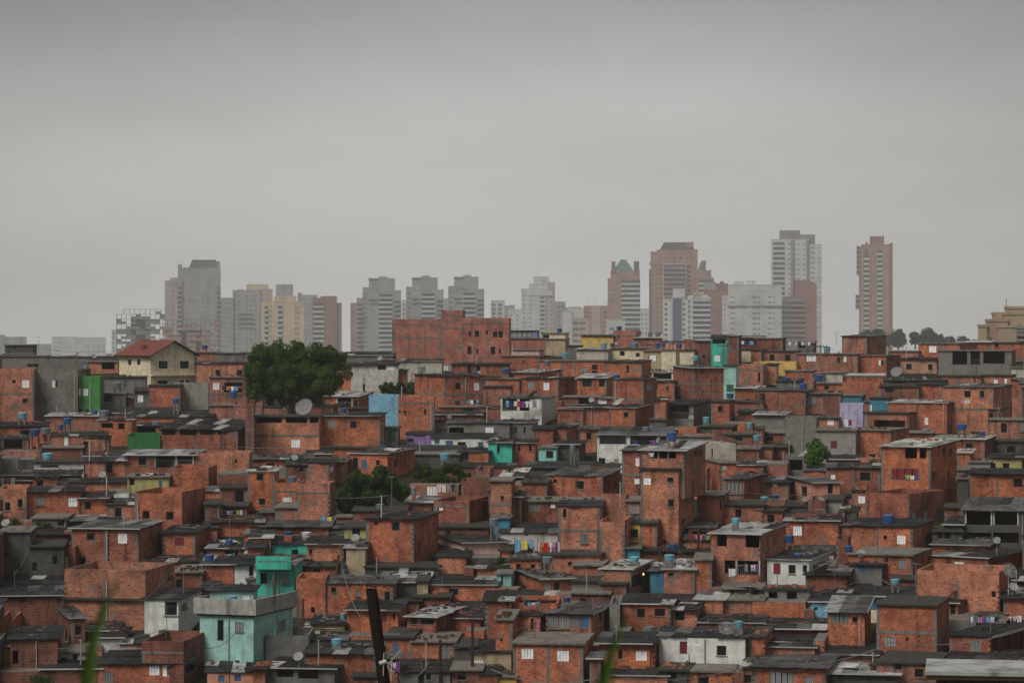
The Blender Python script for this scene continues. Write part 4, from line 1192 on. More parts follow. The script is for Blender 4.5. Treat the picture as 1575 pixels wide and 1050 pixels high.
# TV aerials
items = []
for (reg, x, y0, y1) in (('T1',130,150,196),('T1',885,160,200),('T1',938,172,200),('T1',312,275,335),('T3',330,0,125),('S4',1472,455,510),('T4',480,118,160),('T4',870,180,235),('T3',735,170,225),('T3',1285,380,535),('M2',245,0,60),
    ('M3',515,660,790),('T2',1322,470,560),('B3',558,270,345),('B4',1313,285,380),('T4',565,785,860),('M1',540,540,670),('M1',1075,550,660)):
    X, Y0 = px(reg, x, y0); _, Y1 = px(reg, x, y1); h = under(X, Y1); D = (h['D']+2) if h and reg[0] != 'S' else (820 if reg == 'S4' else dep(Y1)); p = P(X, Y1, D); H_ = (Y1-Y0)/F*D
    b = MB(); b.tube((0,0,-.8), (0,0,H_), .03 if D < 600 else .1, n=5)
    if H_ < 6:
        b.tube((-.5,0,H_-.05), (.5,.1,H_-.05), .015, n=4)
        for q in range(5): b.tube((-.45+.22*q,-.3,H_-.05), (-.45+.22*q,.3,H_-.02), .012, n=4)
    o = b.obj('tv_aerial', FRAME); o.location = p; o['category'] = 'aerial'; o['group'] = 'thin aerials on roofs'; items.append((o, 'thin dark', 'TV aerial', '', X, Y0))
label_all(items)

# ------------------------------------------------------------------ laundry
GC = {'n': ('navy', (.03,.04,.12)), 'w': ('white', (.75,.75,.75)), 'r': ('red', (.5,.02,.03)), 'p': ('pink', (.65,.22,.33)), 'b': ('light blue', (.18,.38,.6)), 'o': ('orange', (.65,.22,.05)), 'y': ('yellow', (.65,.55,.1)),
      'k': ('black', (.02,.02,.022)), 'v': ('purple', (.18,.08,.3)), 't': ('teal', (.05,.25,.3)), 'e': ('green', (.25,.6,.1)), 'a': ('grey', (.3,.3,.32)), 'q': ('pale pink', (.7,.55,.58))}
LINES = [('T1',1345,1468,445,'nowbr',28),('T2',1183,1255,322,'wwaw',34),('T2',1335,1405,528,'bwnb',24),('T3',30,242,535,'bnwrvwwaw',42),('T4',1205,1262,508,'pwq',24),('T4',198,330,172,'wawkwaw',22),('T3',1448,1562,172,'wnbk',26),
  ('M1',0,92,132,'wpw',60),('M1',1330,1470,330,'wrwbkew',42),('M1',1338,1420,592,'rpwt',30),('M2',1150,1262,172,'qwan',52),('M3',84,206,508,'byb',72),('M3',204,362,522,'qqoRwpvq',68),('M3',1150,1335,478,'rppverbn',32),('M3',1380,1425,678,'w',44),('M3',1480,1562,655,'akwwv',50),
  ('B3',140,236,292,'nbwb',20),('B3',200,236,410,'rp',52),('B4',1258,1425,368,'wtpvbwn',34),('B4',1425,1562,362,'npwqw',40),('B2',838,925,655,'waqv',70),('T3',895,930,845,'w',34),('T3',785,1005,770,'nkvn',30),('M4',882,962,112,'ewv',24),('M2',440,560,365,'byb',24),('T2',865,890,780,'tb',24)]
items = []; gi = []
GM = {k: flat('cloth_'+v[0].replace(' ', '_'), v[1], .9, .1, .12) for k, v in GC.items()}
for (reg, x0, x1, y, cs, hp) in LINES:
    X0, Y0 = px(reg, x0, y); X1, _ = px(reg, x1, y); k = REG[reg][2]; xm = (X0+X1)/2
    c = [h for h in HS if h['x0']-3 <= xm <= h['x1']+3 and h['yt']-12 <= Y0 <= h['yb']]
    if reg == 'M3' and x0 < 400: D = dep(860)-1
    elif 0: pass
    else: D = (min(h['D'] for h in c)-.8) if c else dep(Y0+hp/k+4)
    A = P(X0, Y0, D); B_ = P(X1, Y0, D); s = F/D; ln_ = MB(); W = (B_-A).x; n = 8
    for q in range(n): 
        f0, f1 = q/n, (q+1)/n; ln_.tube((W*f0,0,-.1*math.sin(math.pi*f0)), (W*f1,0,-.1*math.sin(math.pi*f1)), .012, n=4, cap=False)
    for f0 in (0, 1): ln_.tube((W*f0,0,-hp/k/s-.5), (W*f0,0,.12), .03, n=5)
    lo = ln_.obj('washing_line', FRAME); lo.location = A; lo['category'] = 'washing line'; lo['group'] = 'washing lines with laundry'; items.append((lo, 'sagging', 'washing line', 'hung with clothes', xm, Y0))
    wts = [2.6 if ch == 'R' else 1 for ch in cs]; tot = sum(wts); acc_ = 0
    for i, ch in enumerate(cs):
        slot = W*wts[i]/tot; x_at = W*acc_/tot; acc_ += wts[i]
        big = ch == 'R'; key = ch.lower() if not big else 'r'
        gw = slot*random.uniform(.72,.98); gh = hp/k/s*(random.uniform(.7,1.05) if not big else 1.25); b = MB(); m_ = 6; xx = x_at+(slot-gw)/2; rr = random.uniform(0, 6)
        f = (xx+gw/2)/W; z0 = -.1*math.sin(math.pi*f)
        shape = random.choice('sst')if not big else 's'
        for q in range(m_):
            a0, a1 = q/m_, (q+1)/m_; d0, d1 = .035*math.sin(a0*9+rr), .035*math.sin(a1*9+rr)
            lowa = gh*(1-.06*math.sin(a0*5+rr)); lowb = gh*(1-.06*math.sin(a1*5+rr))
            if shape == 't' and (q in (0, m_-1)): lowa = lowb = gh*.4
            for dy, sg in ((-.008, 1), (.008, -1)):
                pts = [(gw*a0,d0*1.6+dy,-lowa),(gw*a1,d1*1.6+dy,-lowb),(gw*a1,d1*.3+dy,0),(gw*a0,d0*.3+dy,0)]; b.poly(pts if sg > 0 else pts[::-1], smooth=True)
        o = b.obj('garment', GM[key]); o.location = (A.x+xx, A.y-.03, A.z+z0); o['category'] = 'laundry'; o['group'] = 'clothes hanging to dry'
        X = X0+(X1-X0)*f; gi.append((o, GC[key][0], random.choice(['cloth']) if not big else 'sheet', 'hanging to dry', X, Y0+hp/k/2))
label_all(items); label_all(gi)
for o, a_, n_, e_, X, Y in gi:
    if a_ == 'red' and n_ == 'sheet': o['label'] = 'large bright red sheet hanging in the laundry row'

# ------------------------------------------------------------------ trees
def leafmat(key, c):
    m, t, b = base(key, 1, .03); oi = t.nodes.new('ShaderNodeNewGeometry')
    n = noise(t, oi.outputs['Position'], .9, 5); n2 = t.nodes.new('ShaderNodeTexWhiteNoise'); t.links.new(oi.outputs['Random Per Island'], n2.inputs['Vector']); n2.noise_dimensions = '3D'
    col = mixc(t, rmp(t, n, .38, .64), tuple(v*.6 for v in c), tuple(v*1.35 for v in c)); col = mixc(t, rmp(t, n2.outputs['Value'], 0, 1, 0, .45), col, tuple(v*q for v, q in zip(c, (2.0,1.55,1.1))))
    t.links.new(col, b.inputs['Base Color']); return m
LFA = leafmat('leaf_green', (.03,.066,.012)); LFB = leafmat('leaf_dark', (.022,.048,.011)); LFC = leafmat('leaf_fresh', (.042,.115,.018))
def tree(name, lobes, D, base_y, mat, label, cat='tree', leaf=.3, dens=1.0, group=None, seed=1, thick=.5):
    # lobes: (x, y, rx, ry) in photo pixels; turned into real blobs of leaves round limbs
    rn = random.Random(seed); xm = sum(l[0] for l in lobes)/len(lobes); s = F/D
    root = bpy.data.objects.new(name, None); COL.objects.link(root); g0 = P(xm, base_y, D); root.location = g0
    b = MB(); tk = MB(); cz0 = 1e9
    for (x, y, rx, ry) in lobes:
        c = P(x, y, D)-g0; ax, az_ = rx/s, ry/s; ay = (ax+az_)/2; c.y += rn.uniform(-.4,.4)*ay; cz0 = min(cz0, c.z-az_)
        area = ax*az_; N_ = int(dens*area*42/(leaf*leaf)*.8) 
        ncl = max(16, int(area*3))
        for _ in range(ncl):
            u = Vector((rn.gauss(0,1), rn.gauss(0,1), rn.gauss(0,1))).normalized(); rr = rn.uniform(.62,.9) if rn.random() < .75 else rn.uniform(0,.6)
            cc = c+Vector((u.x*ax*rr*.92, u.y*ay*rr*.92, u.z*az_*rr*.92)); cr_ = rn.uniform(.26,.46)*min(ax, az_)+.08
            for _ in range(max(5, int(N_/ncl))):
                w_ = Vector((rn.gauss(0,1), rn.gauss(0,1), rn.gauss(0,1))).normalized(); pc = cc+w_*cr_*rn.uniform(.72,1.08)
                nrm = (w_*1.6+Vector((rn.gauss(0,.45), rn.gauss(0,.45), rn.gauss(0,.45)))).normalized(); a1 = nrm.orthogonal().normalized(); a2 = nrm.cross(a1)
                th = rn.uniform(0, 6.28); d1 = a1*math.cos(th)+a2*math.sin(th); d2 = nrm.cross(d1); l = leaf*rn.uniform(.5,1.1)
                b.poly([pc-d1*l*.5, pc+d2*l*.28, pc+d1*l*.5, pc-d2*l*.28], smooth=False)
        tk.tube((0,0,0 if True else 0), c*.8 if c.length > 1 else c, .09*thick*max(1, ax*.5), .05, n=6)
    hgt = max(.6, cz0+1)
    tk.tube((0,0,-1.2), (0,0,hgt), .42*thick, .26*thick, n=9)
    b.obj('crown', mat, root); tk.obj('trunk', WOOD, root); tag(root, label, cat, group); USED[label] = 1; return root
tree('broadleaf_tree', [(422,552,36,28),(488,556,38,30),(400,578,27,25),(440,580,42,30),(492,584,44,28),(520,580,20,28),(425,606,48,19),(480,610,26,14),(392,604,18,14),(452,560,20,18),(405,545,24,18),(514,556,22,22),(455,542,24,16),(462,575,40,34),(398,562,26,26),(440,595,60,26)], 352, 640, LFA, 'big dense round dark green tree rising among the brick houses at left', leaf=.36, dens=2.6, seed=2)
tree('broadleaf_tree', [(600,596,22,10),(630,595,22,10),(648,602,9,5),(615,602,30,6)], 378, 612, LFB, 'low dark tree crown behind the light blue house', leaf=.3, seed=3, dens=3.5)
tree('broadleaf_tree', [(545,745,28,24),(585,740,32,24),(570,765,48,28),(530,770,18,20),(612,755,18,16),(560,785,34,14)], 262, 802, LFB, 'dark rounded tree in a gap between brick houses at centre', leaf=.3, dens=4.5, seed=4)
tree('broadleaf_tree', [(655,726,24,12),(690,722,26,10),(670,738,34,12),(712,730,12,8)], 285, 762, LFB, 'spreading dark tree with loose branches right of the rounded tree', leaf=.28, dens=3, seed=5)
tree('broadleaf_tree', [(1257,690,17,15),(1250,703,13,12),(1266,700,10,12),(1254,715,12,8)], 296, 735, LFC, 'small fresh green tree in front of pale cement walls', leaf=.26, dens=4, seed=6)
for i, (reg, x, y, rx, ry, m, lab) in enumerate((('M1',60,405,75,40,LFB,'dark bush above the cement house at the left edge'),('M1',260,420,60,28,LFB,'dark weeds below the house with two shutters at left'),('T3',70,975,48,24,LFA,'green bush on the yard wall below the turquoise house'),
   ('M3',180,180,45,20,LFA,'small bush beside the ribbed grey roof'),('M2',1540,628,32,20,LFA,'small green plant at the foot of the pale pink house'),('B3',1142,672,24,16,LFC,'small green plant on the ledge of the long white house'),
   ('T4',700,873,28,22,LFA,'small bush left of the tower house with red balcony'),('T4',1290,700,40,12,LFA,'low grass tuft on the ledge below the outside stair'),('B1',250,765,90,30,LFA,'leafy bush at the bottom left corner'),('T1',190,820,45,16,LFA,'plants along the terrace wall at far left'),
   ('T1',60,815,50,14,LFA,'plants on the veranda ledge at the far left edge'),('M3',0,640,20,16,LFA,'dark green plant below the pink house wall end'),('M4',1560,40,20,30,LFB,'dark plant beside the olive yellow house at the right edge'),('B1',1390,800,60,14,LFA,'mossy plants on the dark roof at the bottom left'))):
    X, Y = px(reg, x, y); k = REG[reg][2]; yb_ = Y+ry/k+1.5
    D = dep(yb_)-1.2
    tree('bush', [(X-rx/k*.4, Y, rx/k*.6, ry/k), (X+rx/k*.4, Y+1, rx/k*.6, ry/k*.9)], D, yb_, m, lab, 'bush', leaf=.17, dens=1.3, seed=20+i, thick=.12)
# hazy trees beyond the ridge
LFH = leafmat('leaf_far', (.022,.035,.017))
for i, (x, y, rx, ry) in enumerate(((1335,516,14,9),(1352,514,12,10),(1382,518,13,15),(1408,519,11,10),(1429,517,14,16),(1447,522,9,9),(1462,523,9,8),(1482,524,11,8),(1500,527,9,5),(1368,522,12,9))):
    tree('far_tree', [(x-rx*.4,y,rx*.6,ry*.8),(x+rx*.35,y+2,rx*.6,ry*.75),(x,y-ry*.35,rx*.5,ry*.55),(x,y+ry*.6,rx,ry*.5)], 1900+20*i, 535, LFH, ['squat tree at the foot of the lone tall tower','tree right of the lone tower base','tallest pointed grey tree beyond the right ridge','open airy tree between two fuller ones on the right ridge','broad full tree in the middle of the hazy row','small round tree right of the broad full one','small tree left of the dark roof tank','low wide tree right of the dark roof tank','lowest tree at the right end of the hazy row','dim tree behind the first gap of the hazy row'][i], leaf=1.7, dens=5, group='hazy trees beyond the ridge', seed=40+i, thick=1.4)

# ------------------------------------------------------------------ more roof clutter: aerials, pipes, small dishes, slack wires
ra = random.Random(77); big = [h for h in HS if not h.get('gone') and h['yt'] > 525 and h['x1']-h['x0'] > 22]
items = []; tops_ = []
def roofpt(h, fu, fq):
    o = h['root']; z = h['hb']+h['rise']*fq; return mw(o) @ Vector((h['W']*fu, h['dp']*fq, z))
def pix(p): return CX+p.x/p.y*F, HY-p.z/p.y*F
AER = []
for q in range(3):
    b = MB(); H_ = (2.2, 3.0, 1.6)[q]; b.tube((0,0,-.6), (0,0,H_), .025, n=5)
    if q < 2:
        b.tube((-.55,0,H_-.05), (.5,.12,H_-.05), .014, n=4)
        for w_ in range(6): b.tube((-.5+.2*w_,-.32+.03*w_,H_-.05), (-.5+.2*w_,.32-.03*w_,H_-.02), .011, n=4)
    AER.append(b.mesh('tv_aerial', FRAME))
VP = []
for q in range(2): b = MB(); b.tube((0,0,-.5), (.03,0,1.1+q*.7), .05, n=7); b.tube((0,0,1.1+q*.7), (0,0,1.2+q*.7), .08, n=7); VP.append(b.mesh('vent_pipe', PVC))
for h in ra.sample(big, 62):
    p = roofpt(h, ra.uniform(.1,.9), ra.uniform(.05,.6)); o = link('tv_aerial', AER[ra.randrange(3)], None, p, ra.uniform(0,3)); o['category'] = 'aerial'; o['group'] = 'thin aerials on roofs'; X, Y = pix(p); items.append((o, 'slim', 'TV aerial', '', X, Y)); tops_.append(p+Vector((0,0,1.3)))
for h in ra.sample(big, 32):
    p = roofpt(h, ra.uniform(.05,.95), ra.uniform(.0,.5)); o = link('vent_pipe', VP[ra.randrange(2)], None, p); o['category'] = 'pipe'; o['group'] = 'pale vent pipes on roofs'; X, Y = pix(p); items.append((o, 'pale upright', 'vent pipe', '', X, Y))
b = MB(); b.box((0,0,0), (2.2,.2,.035)); PL = b.mesh('plank', WOOD); b = MB(); b.box((0,0,0), (1.5,.9,.02)); SC = b.mesh('scrap_sheet', SHEETM['l'])
for h in ra.sample(big, 48):
    p = roofpt(h, ra.uniform(.05,.8), ra.uniform(.02,.5))+Vector((0,0,.16)); kd = ra.random() < .55
    o = link('plank' if kd else 'scrap_sheet', PL if kd else SC, None, p); o.rotation_euler = (ra.uniform(-.1,.25), ra.uniform(-.12,.12)-(.5 if ra.random() < .2 else 0), ra.uniform(-1,1)); o['category'] = 'plank' if kd else 'sheet'; o['group'] = 'loose boards on roofs' if kd else 'loose sheets on roofs'
    X, Y = pix(p); items.append((o, 'loose weathered' if kd else 'loose pale', 'plank' if kd else 'roofing sheet', '', X, Y))
dm = MB(); dm.lathe([(0,0)]+[(.38*q/5, .1*(q/5)**2) for q in range(1,6)], 16); dm.lathe([(.38,.1),(.37,.08)]+[(.38*q/5, .1*(q/5)**2-.02) for q in range(4,-1,-1)], 16); dm.tube((0,0,0), (0,.1,-.0), .02); DMm = dm.mesh('satellite_dish', DISH)
fa = MB(); fa.tube((0,-.3,.05),(0,0,.36), .012, n=4); fa.tube((0,0,.32),(0,0,.4), .035, n=6); FAm = fa.mesh('feed_arm', DISH); ms = MB(); ms.tube((0,.05,-1.0),(0,.05,.0), .025, n=5); MSm = ms.mesh('mast', PVC)
for h in ra.sample(big, 13):
    p = roofpt(h, ra.uniform(.05,.95), ra.uniform(.0,.3))+Vector((0,0,.75)); r_ = bpy.data.objects.new('satellite_dish', None); COL.objects.link(r_); r_.location = p; r_.rotation_euler = (0,0,ra.uniform(-.5,.9)); link('mast', MSm, r_)
    q = link('reflector', DMm, r_); q.rotation_euler = (R(50),0,0); link('feed_arm', FAm, q); r_['category'] = 'satellite dish'; r_['group'] = 'dish antennas on the roofs'; X, Y = pix(p); items.append((r_, 'little tilted', 'satellite dish', '', X, Y))
def slack(A, B_, r=.02, sag=.5):
    b = MB(); n = 10; pt = [A.lerp(B_, k/n)-Vector((0,0,sag*4*(k/n)*(1-k/n)))-A for k in range(n+1)]
    for u, v in zip(pt, pt[1:]): b.tube(u, v, r, n=3, cap=False)
    o = b.obj('wire', FRAME); o.location = A; return o
cnt = 0
for A in tops_:
    near = sorted([t_ for t_ in tops_ if 6 < (t_-A).length < 40], key=lambda t_: (t_-A).length)[:1]
    for B_ in near:
        if cnt > 70: break
        o = slack(A, B_, sag=.2+.02*(A-B_).length); o['category'] = 'cable'; o['group'] = 'slack wires between roofs'; X, Y = pix((A+B_)/2); items.append((o, 'slack dark', 'wire', 'between roof aerials', X, Y)); cnt += 1
label_all(items)

# ------------------------------------------------------------------ towers on the skyline
def tm(key, c): return plas('tower_'+key, c, .12, .85, .08)
TM = {'grey': tm('grey', (.30,.30,.29)), 'pale': tm('pale', (.5,.5,.48)), 'white': tm('white', (.54,.54,.53)), 'pink': tm('pink', (.34,.20,.175)), 'red': tm('red', (.27,.13,.115)), 'cream': tm('cream', (.55,.44,.29)), 'dark': tm('dark', (.10,.10,.11)),
      'green': tm('green', (.10,.19,.15)), 'tan': tm('tan', (.34,.27,.18)), 'brown': tm('brown', (.33,.21,.17)), 'mid': tm('mid', (.2,.19,.19)), 'conc': tm('conc', (.17,.165,.16)), 'bronze': tm('bronze',(.15,.12,.11)), 'lpink': tm('lpink', (.42,.33,.31))}
TG = flat('tower_glass', (.05,.06,.075), .3, .5); TGB = flat('tower_blue_glass', (.07,.10,.15), .25, .5); TW = flat('tower_window', (.085,.087,.09), .4, .4)
def tower(reg, D, boxes, label, wins=(), bals=(), group='high-rise towers on the skyline', extra=None, cat='tower'):
    D = D*2.2 if D > 1000 and D < 3000 else D*1.2 if D > 1000 else D
    ox, oy, k = REG[reg]; xm = ox+(min(b[0] for b in boxes)+max(b[1] for b in boxes))/2/k; zg = gz(D)
    root = bpy.data.objects.new('apartment_tower', None); COL.objects.link(root); root.location = ((xm-CX)/F*D, D, zg); root.rotation_euler = (0,0,-math.atan((xm-CX)/F))
    lx = lambda x: (ox+x/k-xm)/F*D; lz = lambda y: (HY-(oy+y/k))/F*D-zg; u = 1/k/F*D
    fr = {}
    for i, bx in enumerate(boxes):
        x0, x1, y0, off, mt = bx[:5]; y1 = bx[5] if len(bx) > 5 else None; dp = bx[6] if len(bx) > 6 else 14
        b = MB(); X0, X1 = lx(x0), lx(x1); Z0 = -1 if y1 is None else lz(y1); Z1 = lz(y0)
        if mt in ('pyr',):
            m_ = (X0+X1)/2; q = (X1-X0)*.22
            for s0, s1 in (((X0,off),(X1,off)),((X1,off),(X1,off+dp)),((X1,off+dp),(X0,off+dp)),((X0,off+dp),(X0,off))):
                f = lambda p: (m_+(p[0]-m_)*.25, off+dp/2+(p[1]-off-dp/2)*.3, Z1)
                b.poly([(s0[0],s0[1],Z0),(s1[0],s1[1],Z0),f(s1),f(s0)])
            b.poly([(m_-(m_-X0)*.25,off+dp*.35,Z1),(m_+(X1-m_)*.25,off+dp*.35,Z1),(m_+(X1-m_)*.25,off+dp*.65,Z1),(m_-(m_-X0)*.25,off+dp*.65,Z1)])
            b.obj('roof', TM['green'], root)
        elif mt == 'mans':
            q = (X1-X0)*.13
            A = [(X0,off,Z0),(X1,off,Z0),(X1,off+dp,Z0),(X0,off+dp,Z0)]; T_ = [(X0+q,off+2,Z1),(X1-q,off+2,Z1),(X1-q,off+dp-2,Z1),(X0+q,off+dp-2,Z1)]
            for a in range(4): c_ = (a+1)%4; b.poly([A[a],A[c_],T_[c_],T_[a]])
            b.poly(T_); b.obj('roof', TM['dark'], root)
        elif mt == 'curve':
            n = 10; pts = [(X0, Z0), (X1, Z0)]+[(X0+(X1-X0)*(1-q/n), Z1-(lz(y0)-lz(y0+30))*((1-q/n)**6)) for q in range(n+1)]
            b.poly([(x, off, z) for x, z in pts]); b.poly([(x, off+dp, z) for x, z in pts[::-1]])
            for a in range(len(pts)): p, q_ = pts[a], pts[(a+1)%len(pts)]; b.poly([(p[0],off,p[1]),(p[0],off+dp,p[1]),(q_[0],off+dp,q_[1]),(q_[0],off,q_[1])])
            b.obj('wing', TM['red'], root)
        else:
            b.box((X0, off, Z0), (X1, off+dp, Z1))
            b.obj('block', TM[mt], root)
            if y1 is None and (x1-x0) > 50:
                c_ = MB(); c_.box((X0-.25, off-.25, Z1-.05), (X1+.25, off+dp, Z1+.7)); c_.obj('cornice', TM[mt], root)
    wb = MB()
    for (xs, y0, y1, pitch, ww, wh, off) in wins:
        y = y0
        while y < y1:
            for x in xs:
                wb.box((lx(x)-ww*u/2, off-.12, lz(y+wh)), (lx(x)+ww*u/2, off+.3, lz(y)))
                wb.box((lx(x)-ww*u/2-.1, off-.25, lz(y+wh)-.25), (lx(x)+ww*u/2+.1, off+.2, lz(y+wh)-.05), 1)
            y += pitch
    if wb.v: tag(wb.obj('window', [TW, TM['mid']], root), kind='stuff')
    for (x0, x1, y0, y1, pitch, off, mat, gl) in bals:
        # each balcony: slab, parapet, dark box behind in place of a shaded recess
        Wd = lx(x1)-lx(x0); ph = pitch*u; b = MB()
        b.box((0,-1.25,0), (Wd,.2,.22)); b.box((0,-1.3,.22), (Wd,-1.15,ph*.40)); b.box((.05,-.06,ph*.40), (Wd-.05,.4,ph-.08), 1)
        b.box((0,-1.15,.22), (.12,.1,ph*.4)); b.box((Wd-.12,-1.15,.22), (Wd,.1,ph*.4))
        me = b.mesh('balcony', [TM[mat], gl]); y = y0
        while y < y1: link('balcony', me, root, (lx(x0), off, lz(y+pitch))); y += pitch
    if extra: extra(root, lx, lz, u)
    tag(root, label, cat, group); USED[label] = 1; return root
def frame_tower(reg, D, x0, x1, y0, y1, pitch, ncol, label, mat='conc', infill=None, tops=()):
    D *= 2.2
    ox, oy, k = REG[reg]; xm = ox+(x0+x1)/2/k; zg = gz(D); root = bpy.data.objects.new('unfinished_tower', None); COL.objects.link(root)
    root.location = ((xm-CX)/F*D, D, zg); root.rotation_euler = (0,0,-math.atan((xm-CX)/F))
    lx = lambda x: (ox+x/k-xm)/F*D; lz = lambda y: (HY-(oy+y/k))/F*D-zg; y = y0; lv = 0; X0, X1 = lx(x0), lx(x1); ph = lz(y0)-lz(y0+pitch); rn = random.Random(5)
    while y < y1:
        a, c = (X0, X1); z = lz(y)
        for (ta, tb, tn) in tops:
            if lv < tn: a, c = lx(ta), lx(tb)
        n = max(3, int(ncol*(c-a)/(X1-X0)))
        box_obj('floor_slab', (a-.5,-.5,z-.35), (c+.5,12,z), TM[mat], root)
        b = MB()
        for i in range(n):
            for q in (0, 5.5, 11.2): b.box((a+(c-a-.5)*i/(n-1), q, z-ph-.02), (a+(c-a-.5)*i/(n-1)+.5, q+.5, z-.36))
        b.obj('column_row', TM[mat], root)
        if infill:
            b = MB()
            for i in range(n-1):
                if rn.random() < .6: b.box((a+(c-a-.5)*i/(n-1)+.52, .1, z-ph+.01), (a+(c-a-.5)*(i+1)/(n-1)-.02, .3, z-.37-(ph*.4 if rn.random() < .5 else 0)))
            if b.v: b.obj('brick_infill', TM[infill], root)
        if lv > 1: box_obj('core_wall', (a+(c-a)*.3,6.5,z-ph+.02), (c-(c-a)*.3,6.8,z-.37), TM['mid'], root)
        y += pitch; lv += 1
    tag(root, label, 'unfinished tower', 'high-rise towers on the skyline'); USED[label] = 1
def ant(*L_):
    def f(root, lx, lz, u):
        for x, y0, y1 in L_:
            b = MB(); b.tube((lx(x),6,lz(y1)-1), (lx(x),6,lz(y0)), .22, .08, n=5); b.obj('mast', TM['mid'], root)
    return f
frame_tower('S1', 1350, 115, 408, 375, 640, 30, 11, 'unfinished concrete frame tower with open top floor on the left skyline', 'conc', 'mid', tops=((160,385,1),))
b_ = frame_tower('S1', 1290, 395, 738, 438, 640, 32, 13, 'low unfinished concrete frame with pink brick infill before the domed tower', 'conc', 'pink')
tower('S1', 1650, [(85,120,500,0,'pale')], 'thin pale building edge left of the unfinished frame tower', [((95,),515,620,30,8,8,0)])
tower('S1', 1600, [(487,745,128,2,'grey'),(408,512,205,0,'lpink'),(440,487,184,4,'lpink',210),(550,742,76,4,'mans',130),(487,512,104,2,'grey',130),(725,742,86,2,'grey',130)], 'tall grey tower with dark domed roof on the left skyline',
  [((458,),232,620,29,8,8,0),((560,582),312,620,58,7,9,2),((668,),210,620,29,6,8,2),((640,),300,620,29,5,7,2),((426,452,476,500),218,228,40,9,10,0)], [(484,508,240,620,29,-.1,'lpink',TW),(722,742,240,620,29,1.9,'grey',TW)], extra=ant((597,66,90),(498,98,110)))
tower('S1', 1750, [(738,822,310,0,'grey'),(818,985,264,3,'grey'),(900,1060,256,5,'lpink'),(900,1036,224,6,'cream',262),(850,890,256,4,'grey')], 'wide stepped grey tower left of the cream one', [((752,778,804),335,620,29,8,9,0),((835,860,905,930,955),290,620,29,9,8,3),((1000,1030),285,620,29,7,8,5)], [(852,945,400,470,29,2.9,'grey',TW)], extra=ant((925,210,225),(868,254,262)))
tower('S1', 1500, [(990,1250,330,0,'cream'),(1070,1205,296,1,'cream',332),(1080,1185,226,3,'grey',298)], 'cream tower with grey rooftop block and paired balcony columns', [((1200,1214),360,620,31,6,14,0),((1050,),350,620,31,6,8,0)], [(1012,1034,356,620,31,-.05,'pale',TW),(1092,1120,356,620,31,-.05,'pale',TW)], extra=ant((1130,170,228),(1112,195,228),(1165,210,228)))
tower('S1', 1900, [(1213,1332,292,0,'grey'),(1213,1238,276,0,'grey')], 'pale grey tower behind the cream tower', [((1260,1290),310,620,27,7,8,0)], extra=ant((1225,268,278)))
tower('S1', 1600, [(1302,1450,310,0,'red'),(1350,1450,296,2,'red',312),(1425,1480,340,4,'grey')], 'reddish tower with white balcony bands beside the gap in the left skyline', [((1432,1442),330,620,29,4,12,0),((1465,),350,620,25,6,8,4)], [(1306,1372,338,620,29.5,-.05,'white',TG)], extra=ant((1375,288,300)))
tower('T1', 2300, [(315,460,150,0,'white'),(455,640,154,1,'white')], 'low white block fading into haze at far left', [((340,352,364),180,340,25,7,6,0),((535,565,595,625),200,340,30,8,7,1)], cat='building')
tower('T1', 3300, [(-40,30,140,0,'grey'),(30,160,152,2,'grey')], 'faint low grey block in thick haze at the left edge', [((60,100,130),165,300,30,8,6,2)], cat='building')
tower('T1', 3600, [(180,310,195,0,'grey')], 'very faint grey block left of the white hazy block', cat='building')
for i, (o_, sc_, yo, lab) in enumerate(((0,1,0,'leftmost of the three matching grey towers, with pinkish wing'),(266,.97,-4,'middle one of the three matching grey towers'),(524,.93,-8,'rightmost of the three matching grey towers'))):
    q = lambda v: o_+75+(v-75)*sc_-(8 if i else 0)*0
    Y = lambda y: y+yo
    bx = [(q(148),q(240),Y(168),2,'grey'),(q(186),q(345),Y(112),4,'grey'),(q(245),q(300),Y(98),6,'grey',Y(116)),(q(200),q(382),Y(186),0,'grey'),(q(183),q(240),Y(108),3,'grey',Y(116))]
    if i == 0: bx += [(75,112,258,3,'pink'),(112,150,228,1,'grey')]
    wn = [((q(160),q(172)),Y(200),620,29,7,8,2),((q(222),),Y(135),Y(150),20,5,7,4)]
    bl = [(q(246),q(326),Y(205),600,28.5,-.05,'pale',TG),(q(338),q(380),Y(245),600,28.5,-.05,'grey',TG),(q(186),q(236),Y(235),Y(262),28,-.05,'grey',TW)]
    if i == 0: wn.append(((82,92),280,620,29,5,8,3)); bl.append((114,146,262,600,28.5,.95,'grey',TW))
    tower('S2', 1500+25*i, bx, lab, wn, bl, extra=ant((q(265),Y(38),Y(100)),(q(283),Y(70),Y(100))))
tower('S2', 2000, [(925,1010,246,0,'pale'),(1000,1035,275,2,'grey')], 'low pale block with dark window columns right of three grey towers', [((942,980),262,500,26,22,16,0)], cat='building')
tower('S2', 2000, [(385,412,240,0,'pale'),(640,668,232,0,'grey')], 'hazy narrow blocks seen between the three grey towers', [((398,),262,600,28,14,12,0)], cat='building')
tower('S2', 1900, [(1110,1260,176,0,'pale'),(1155,1185,142,2,'pale'),(1183,1276,102,3,'white'),(1268,1314,132,1,'lpink'),(1030,1112,300,2,'white'),(1150,1300,186,-.6,'pale',215)], 'pale stepped tower with rounded balconies left of the antenna block', [((1128,1165),210,620,27,9,9,0),((1290,1304),165,620,27,6,7,1),((1205,1245),120,170,25,6,7,3),((1050,1085),330,600,27,9,9,2)], [(1222,1252,190,600,27,-.05,'pale',TW)])
tower('S2', 2000, [(1030,1070,272,0,'grey'),(1312,1378,254,0,'grey'),(1375,1475,290,3,'pale'),(1400,1470,285,4,'grey')], 'hazy stepped grey blocks right of the pale stepped tower', [((1335,1360),275,600,28,14,14,0),((1395,1440),340,600,30,28,14,3)], cat='building')
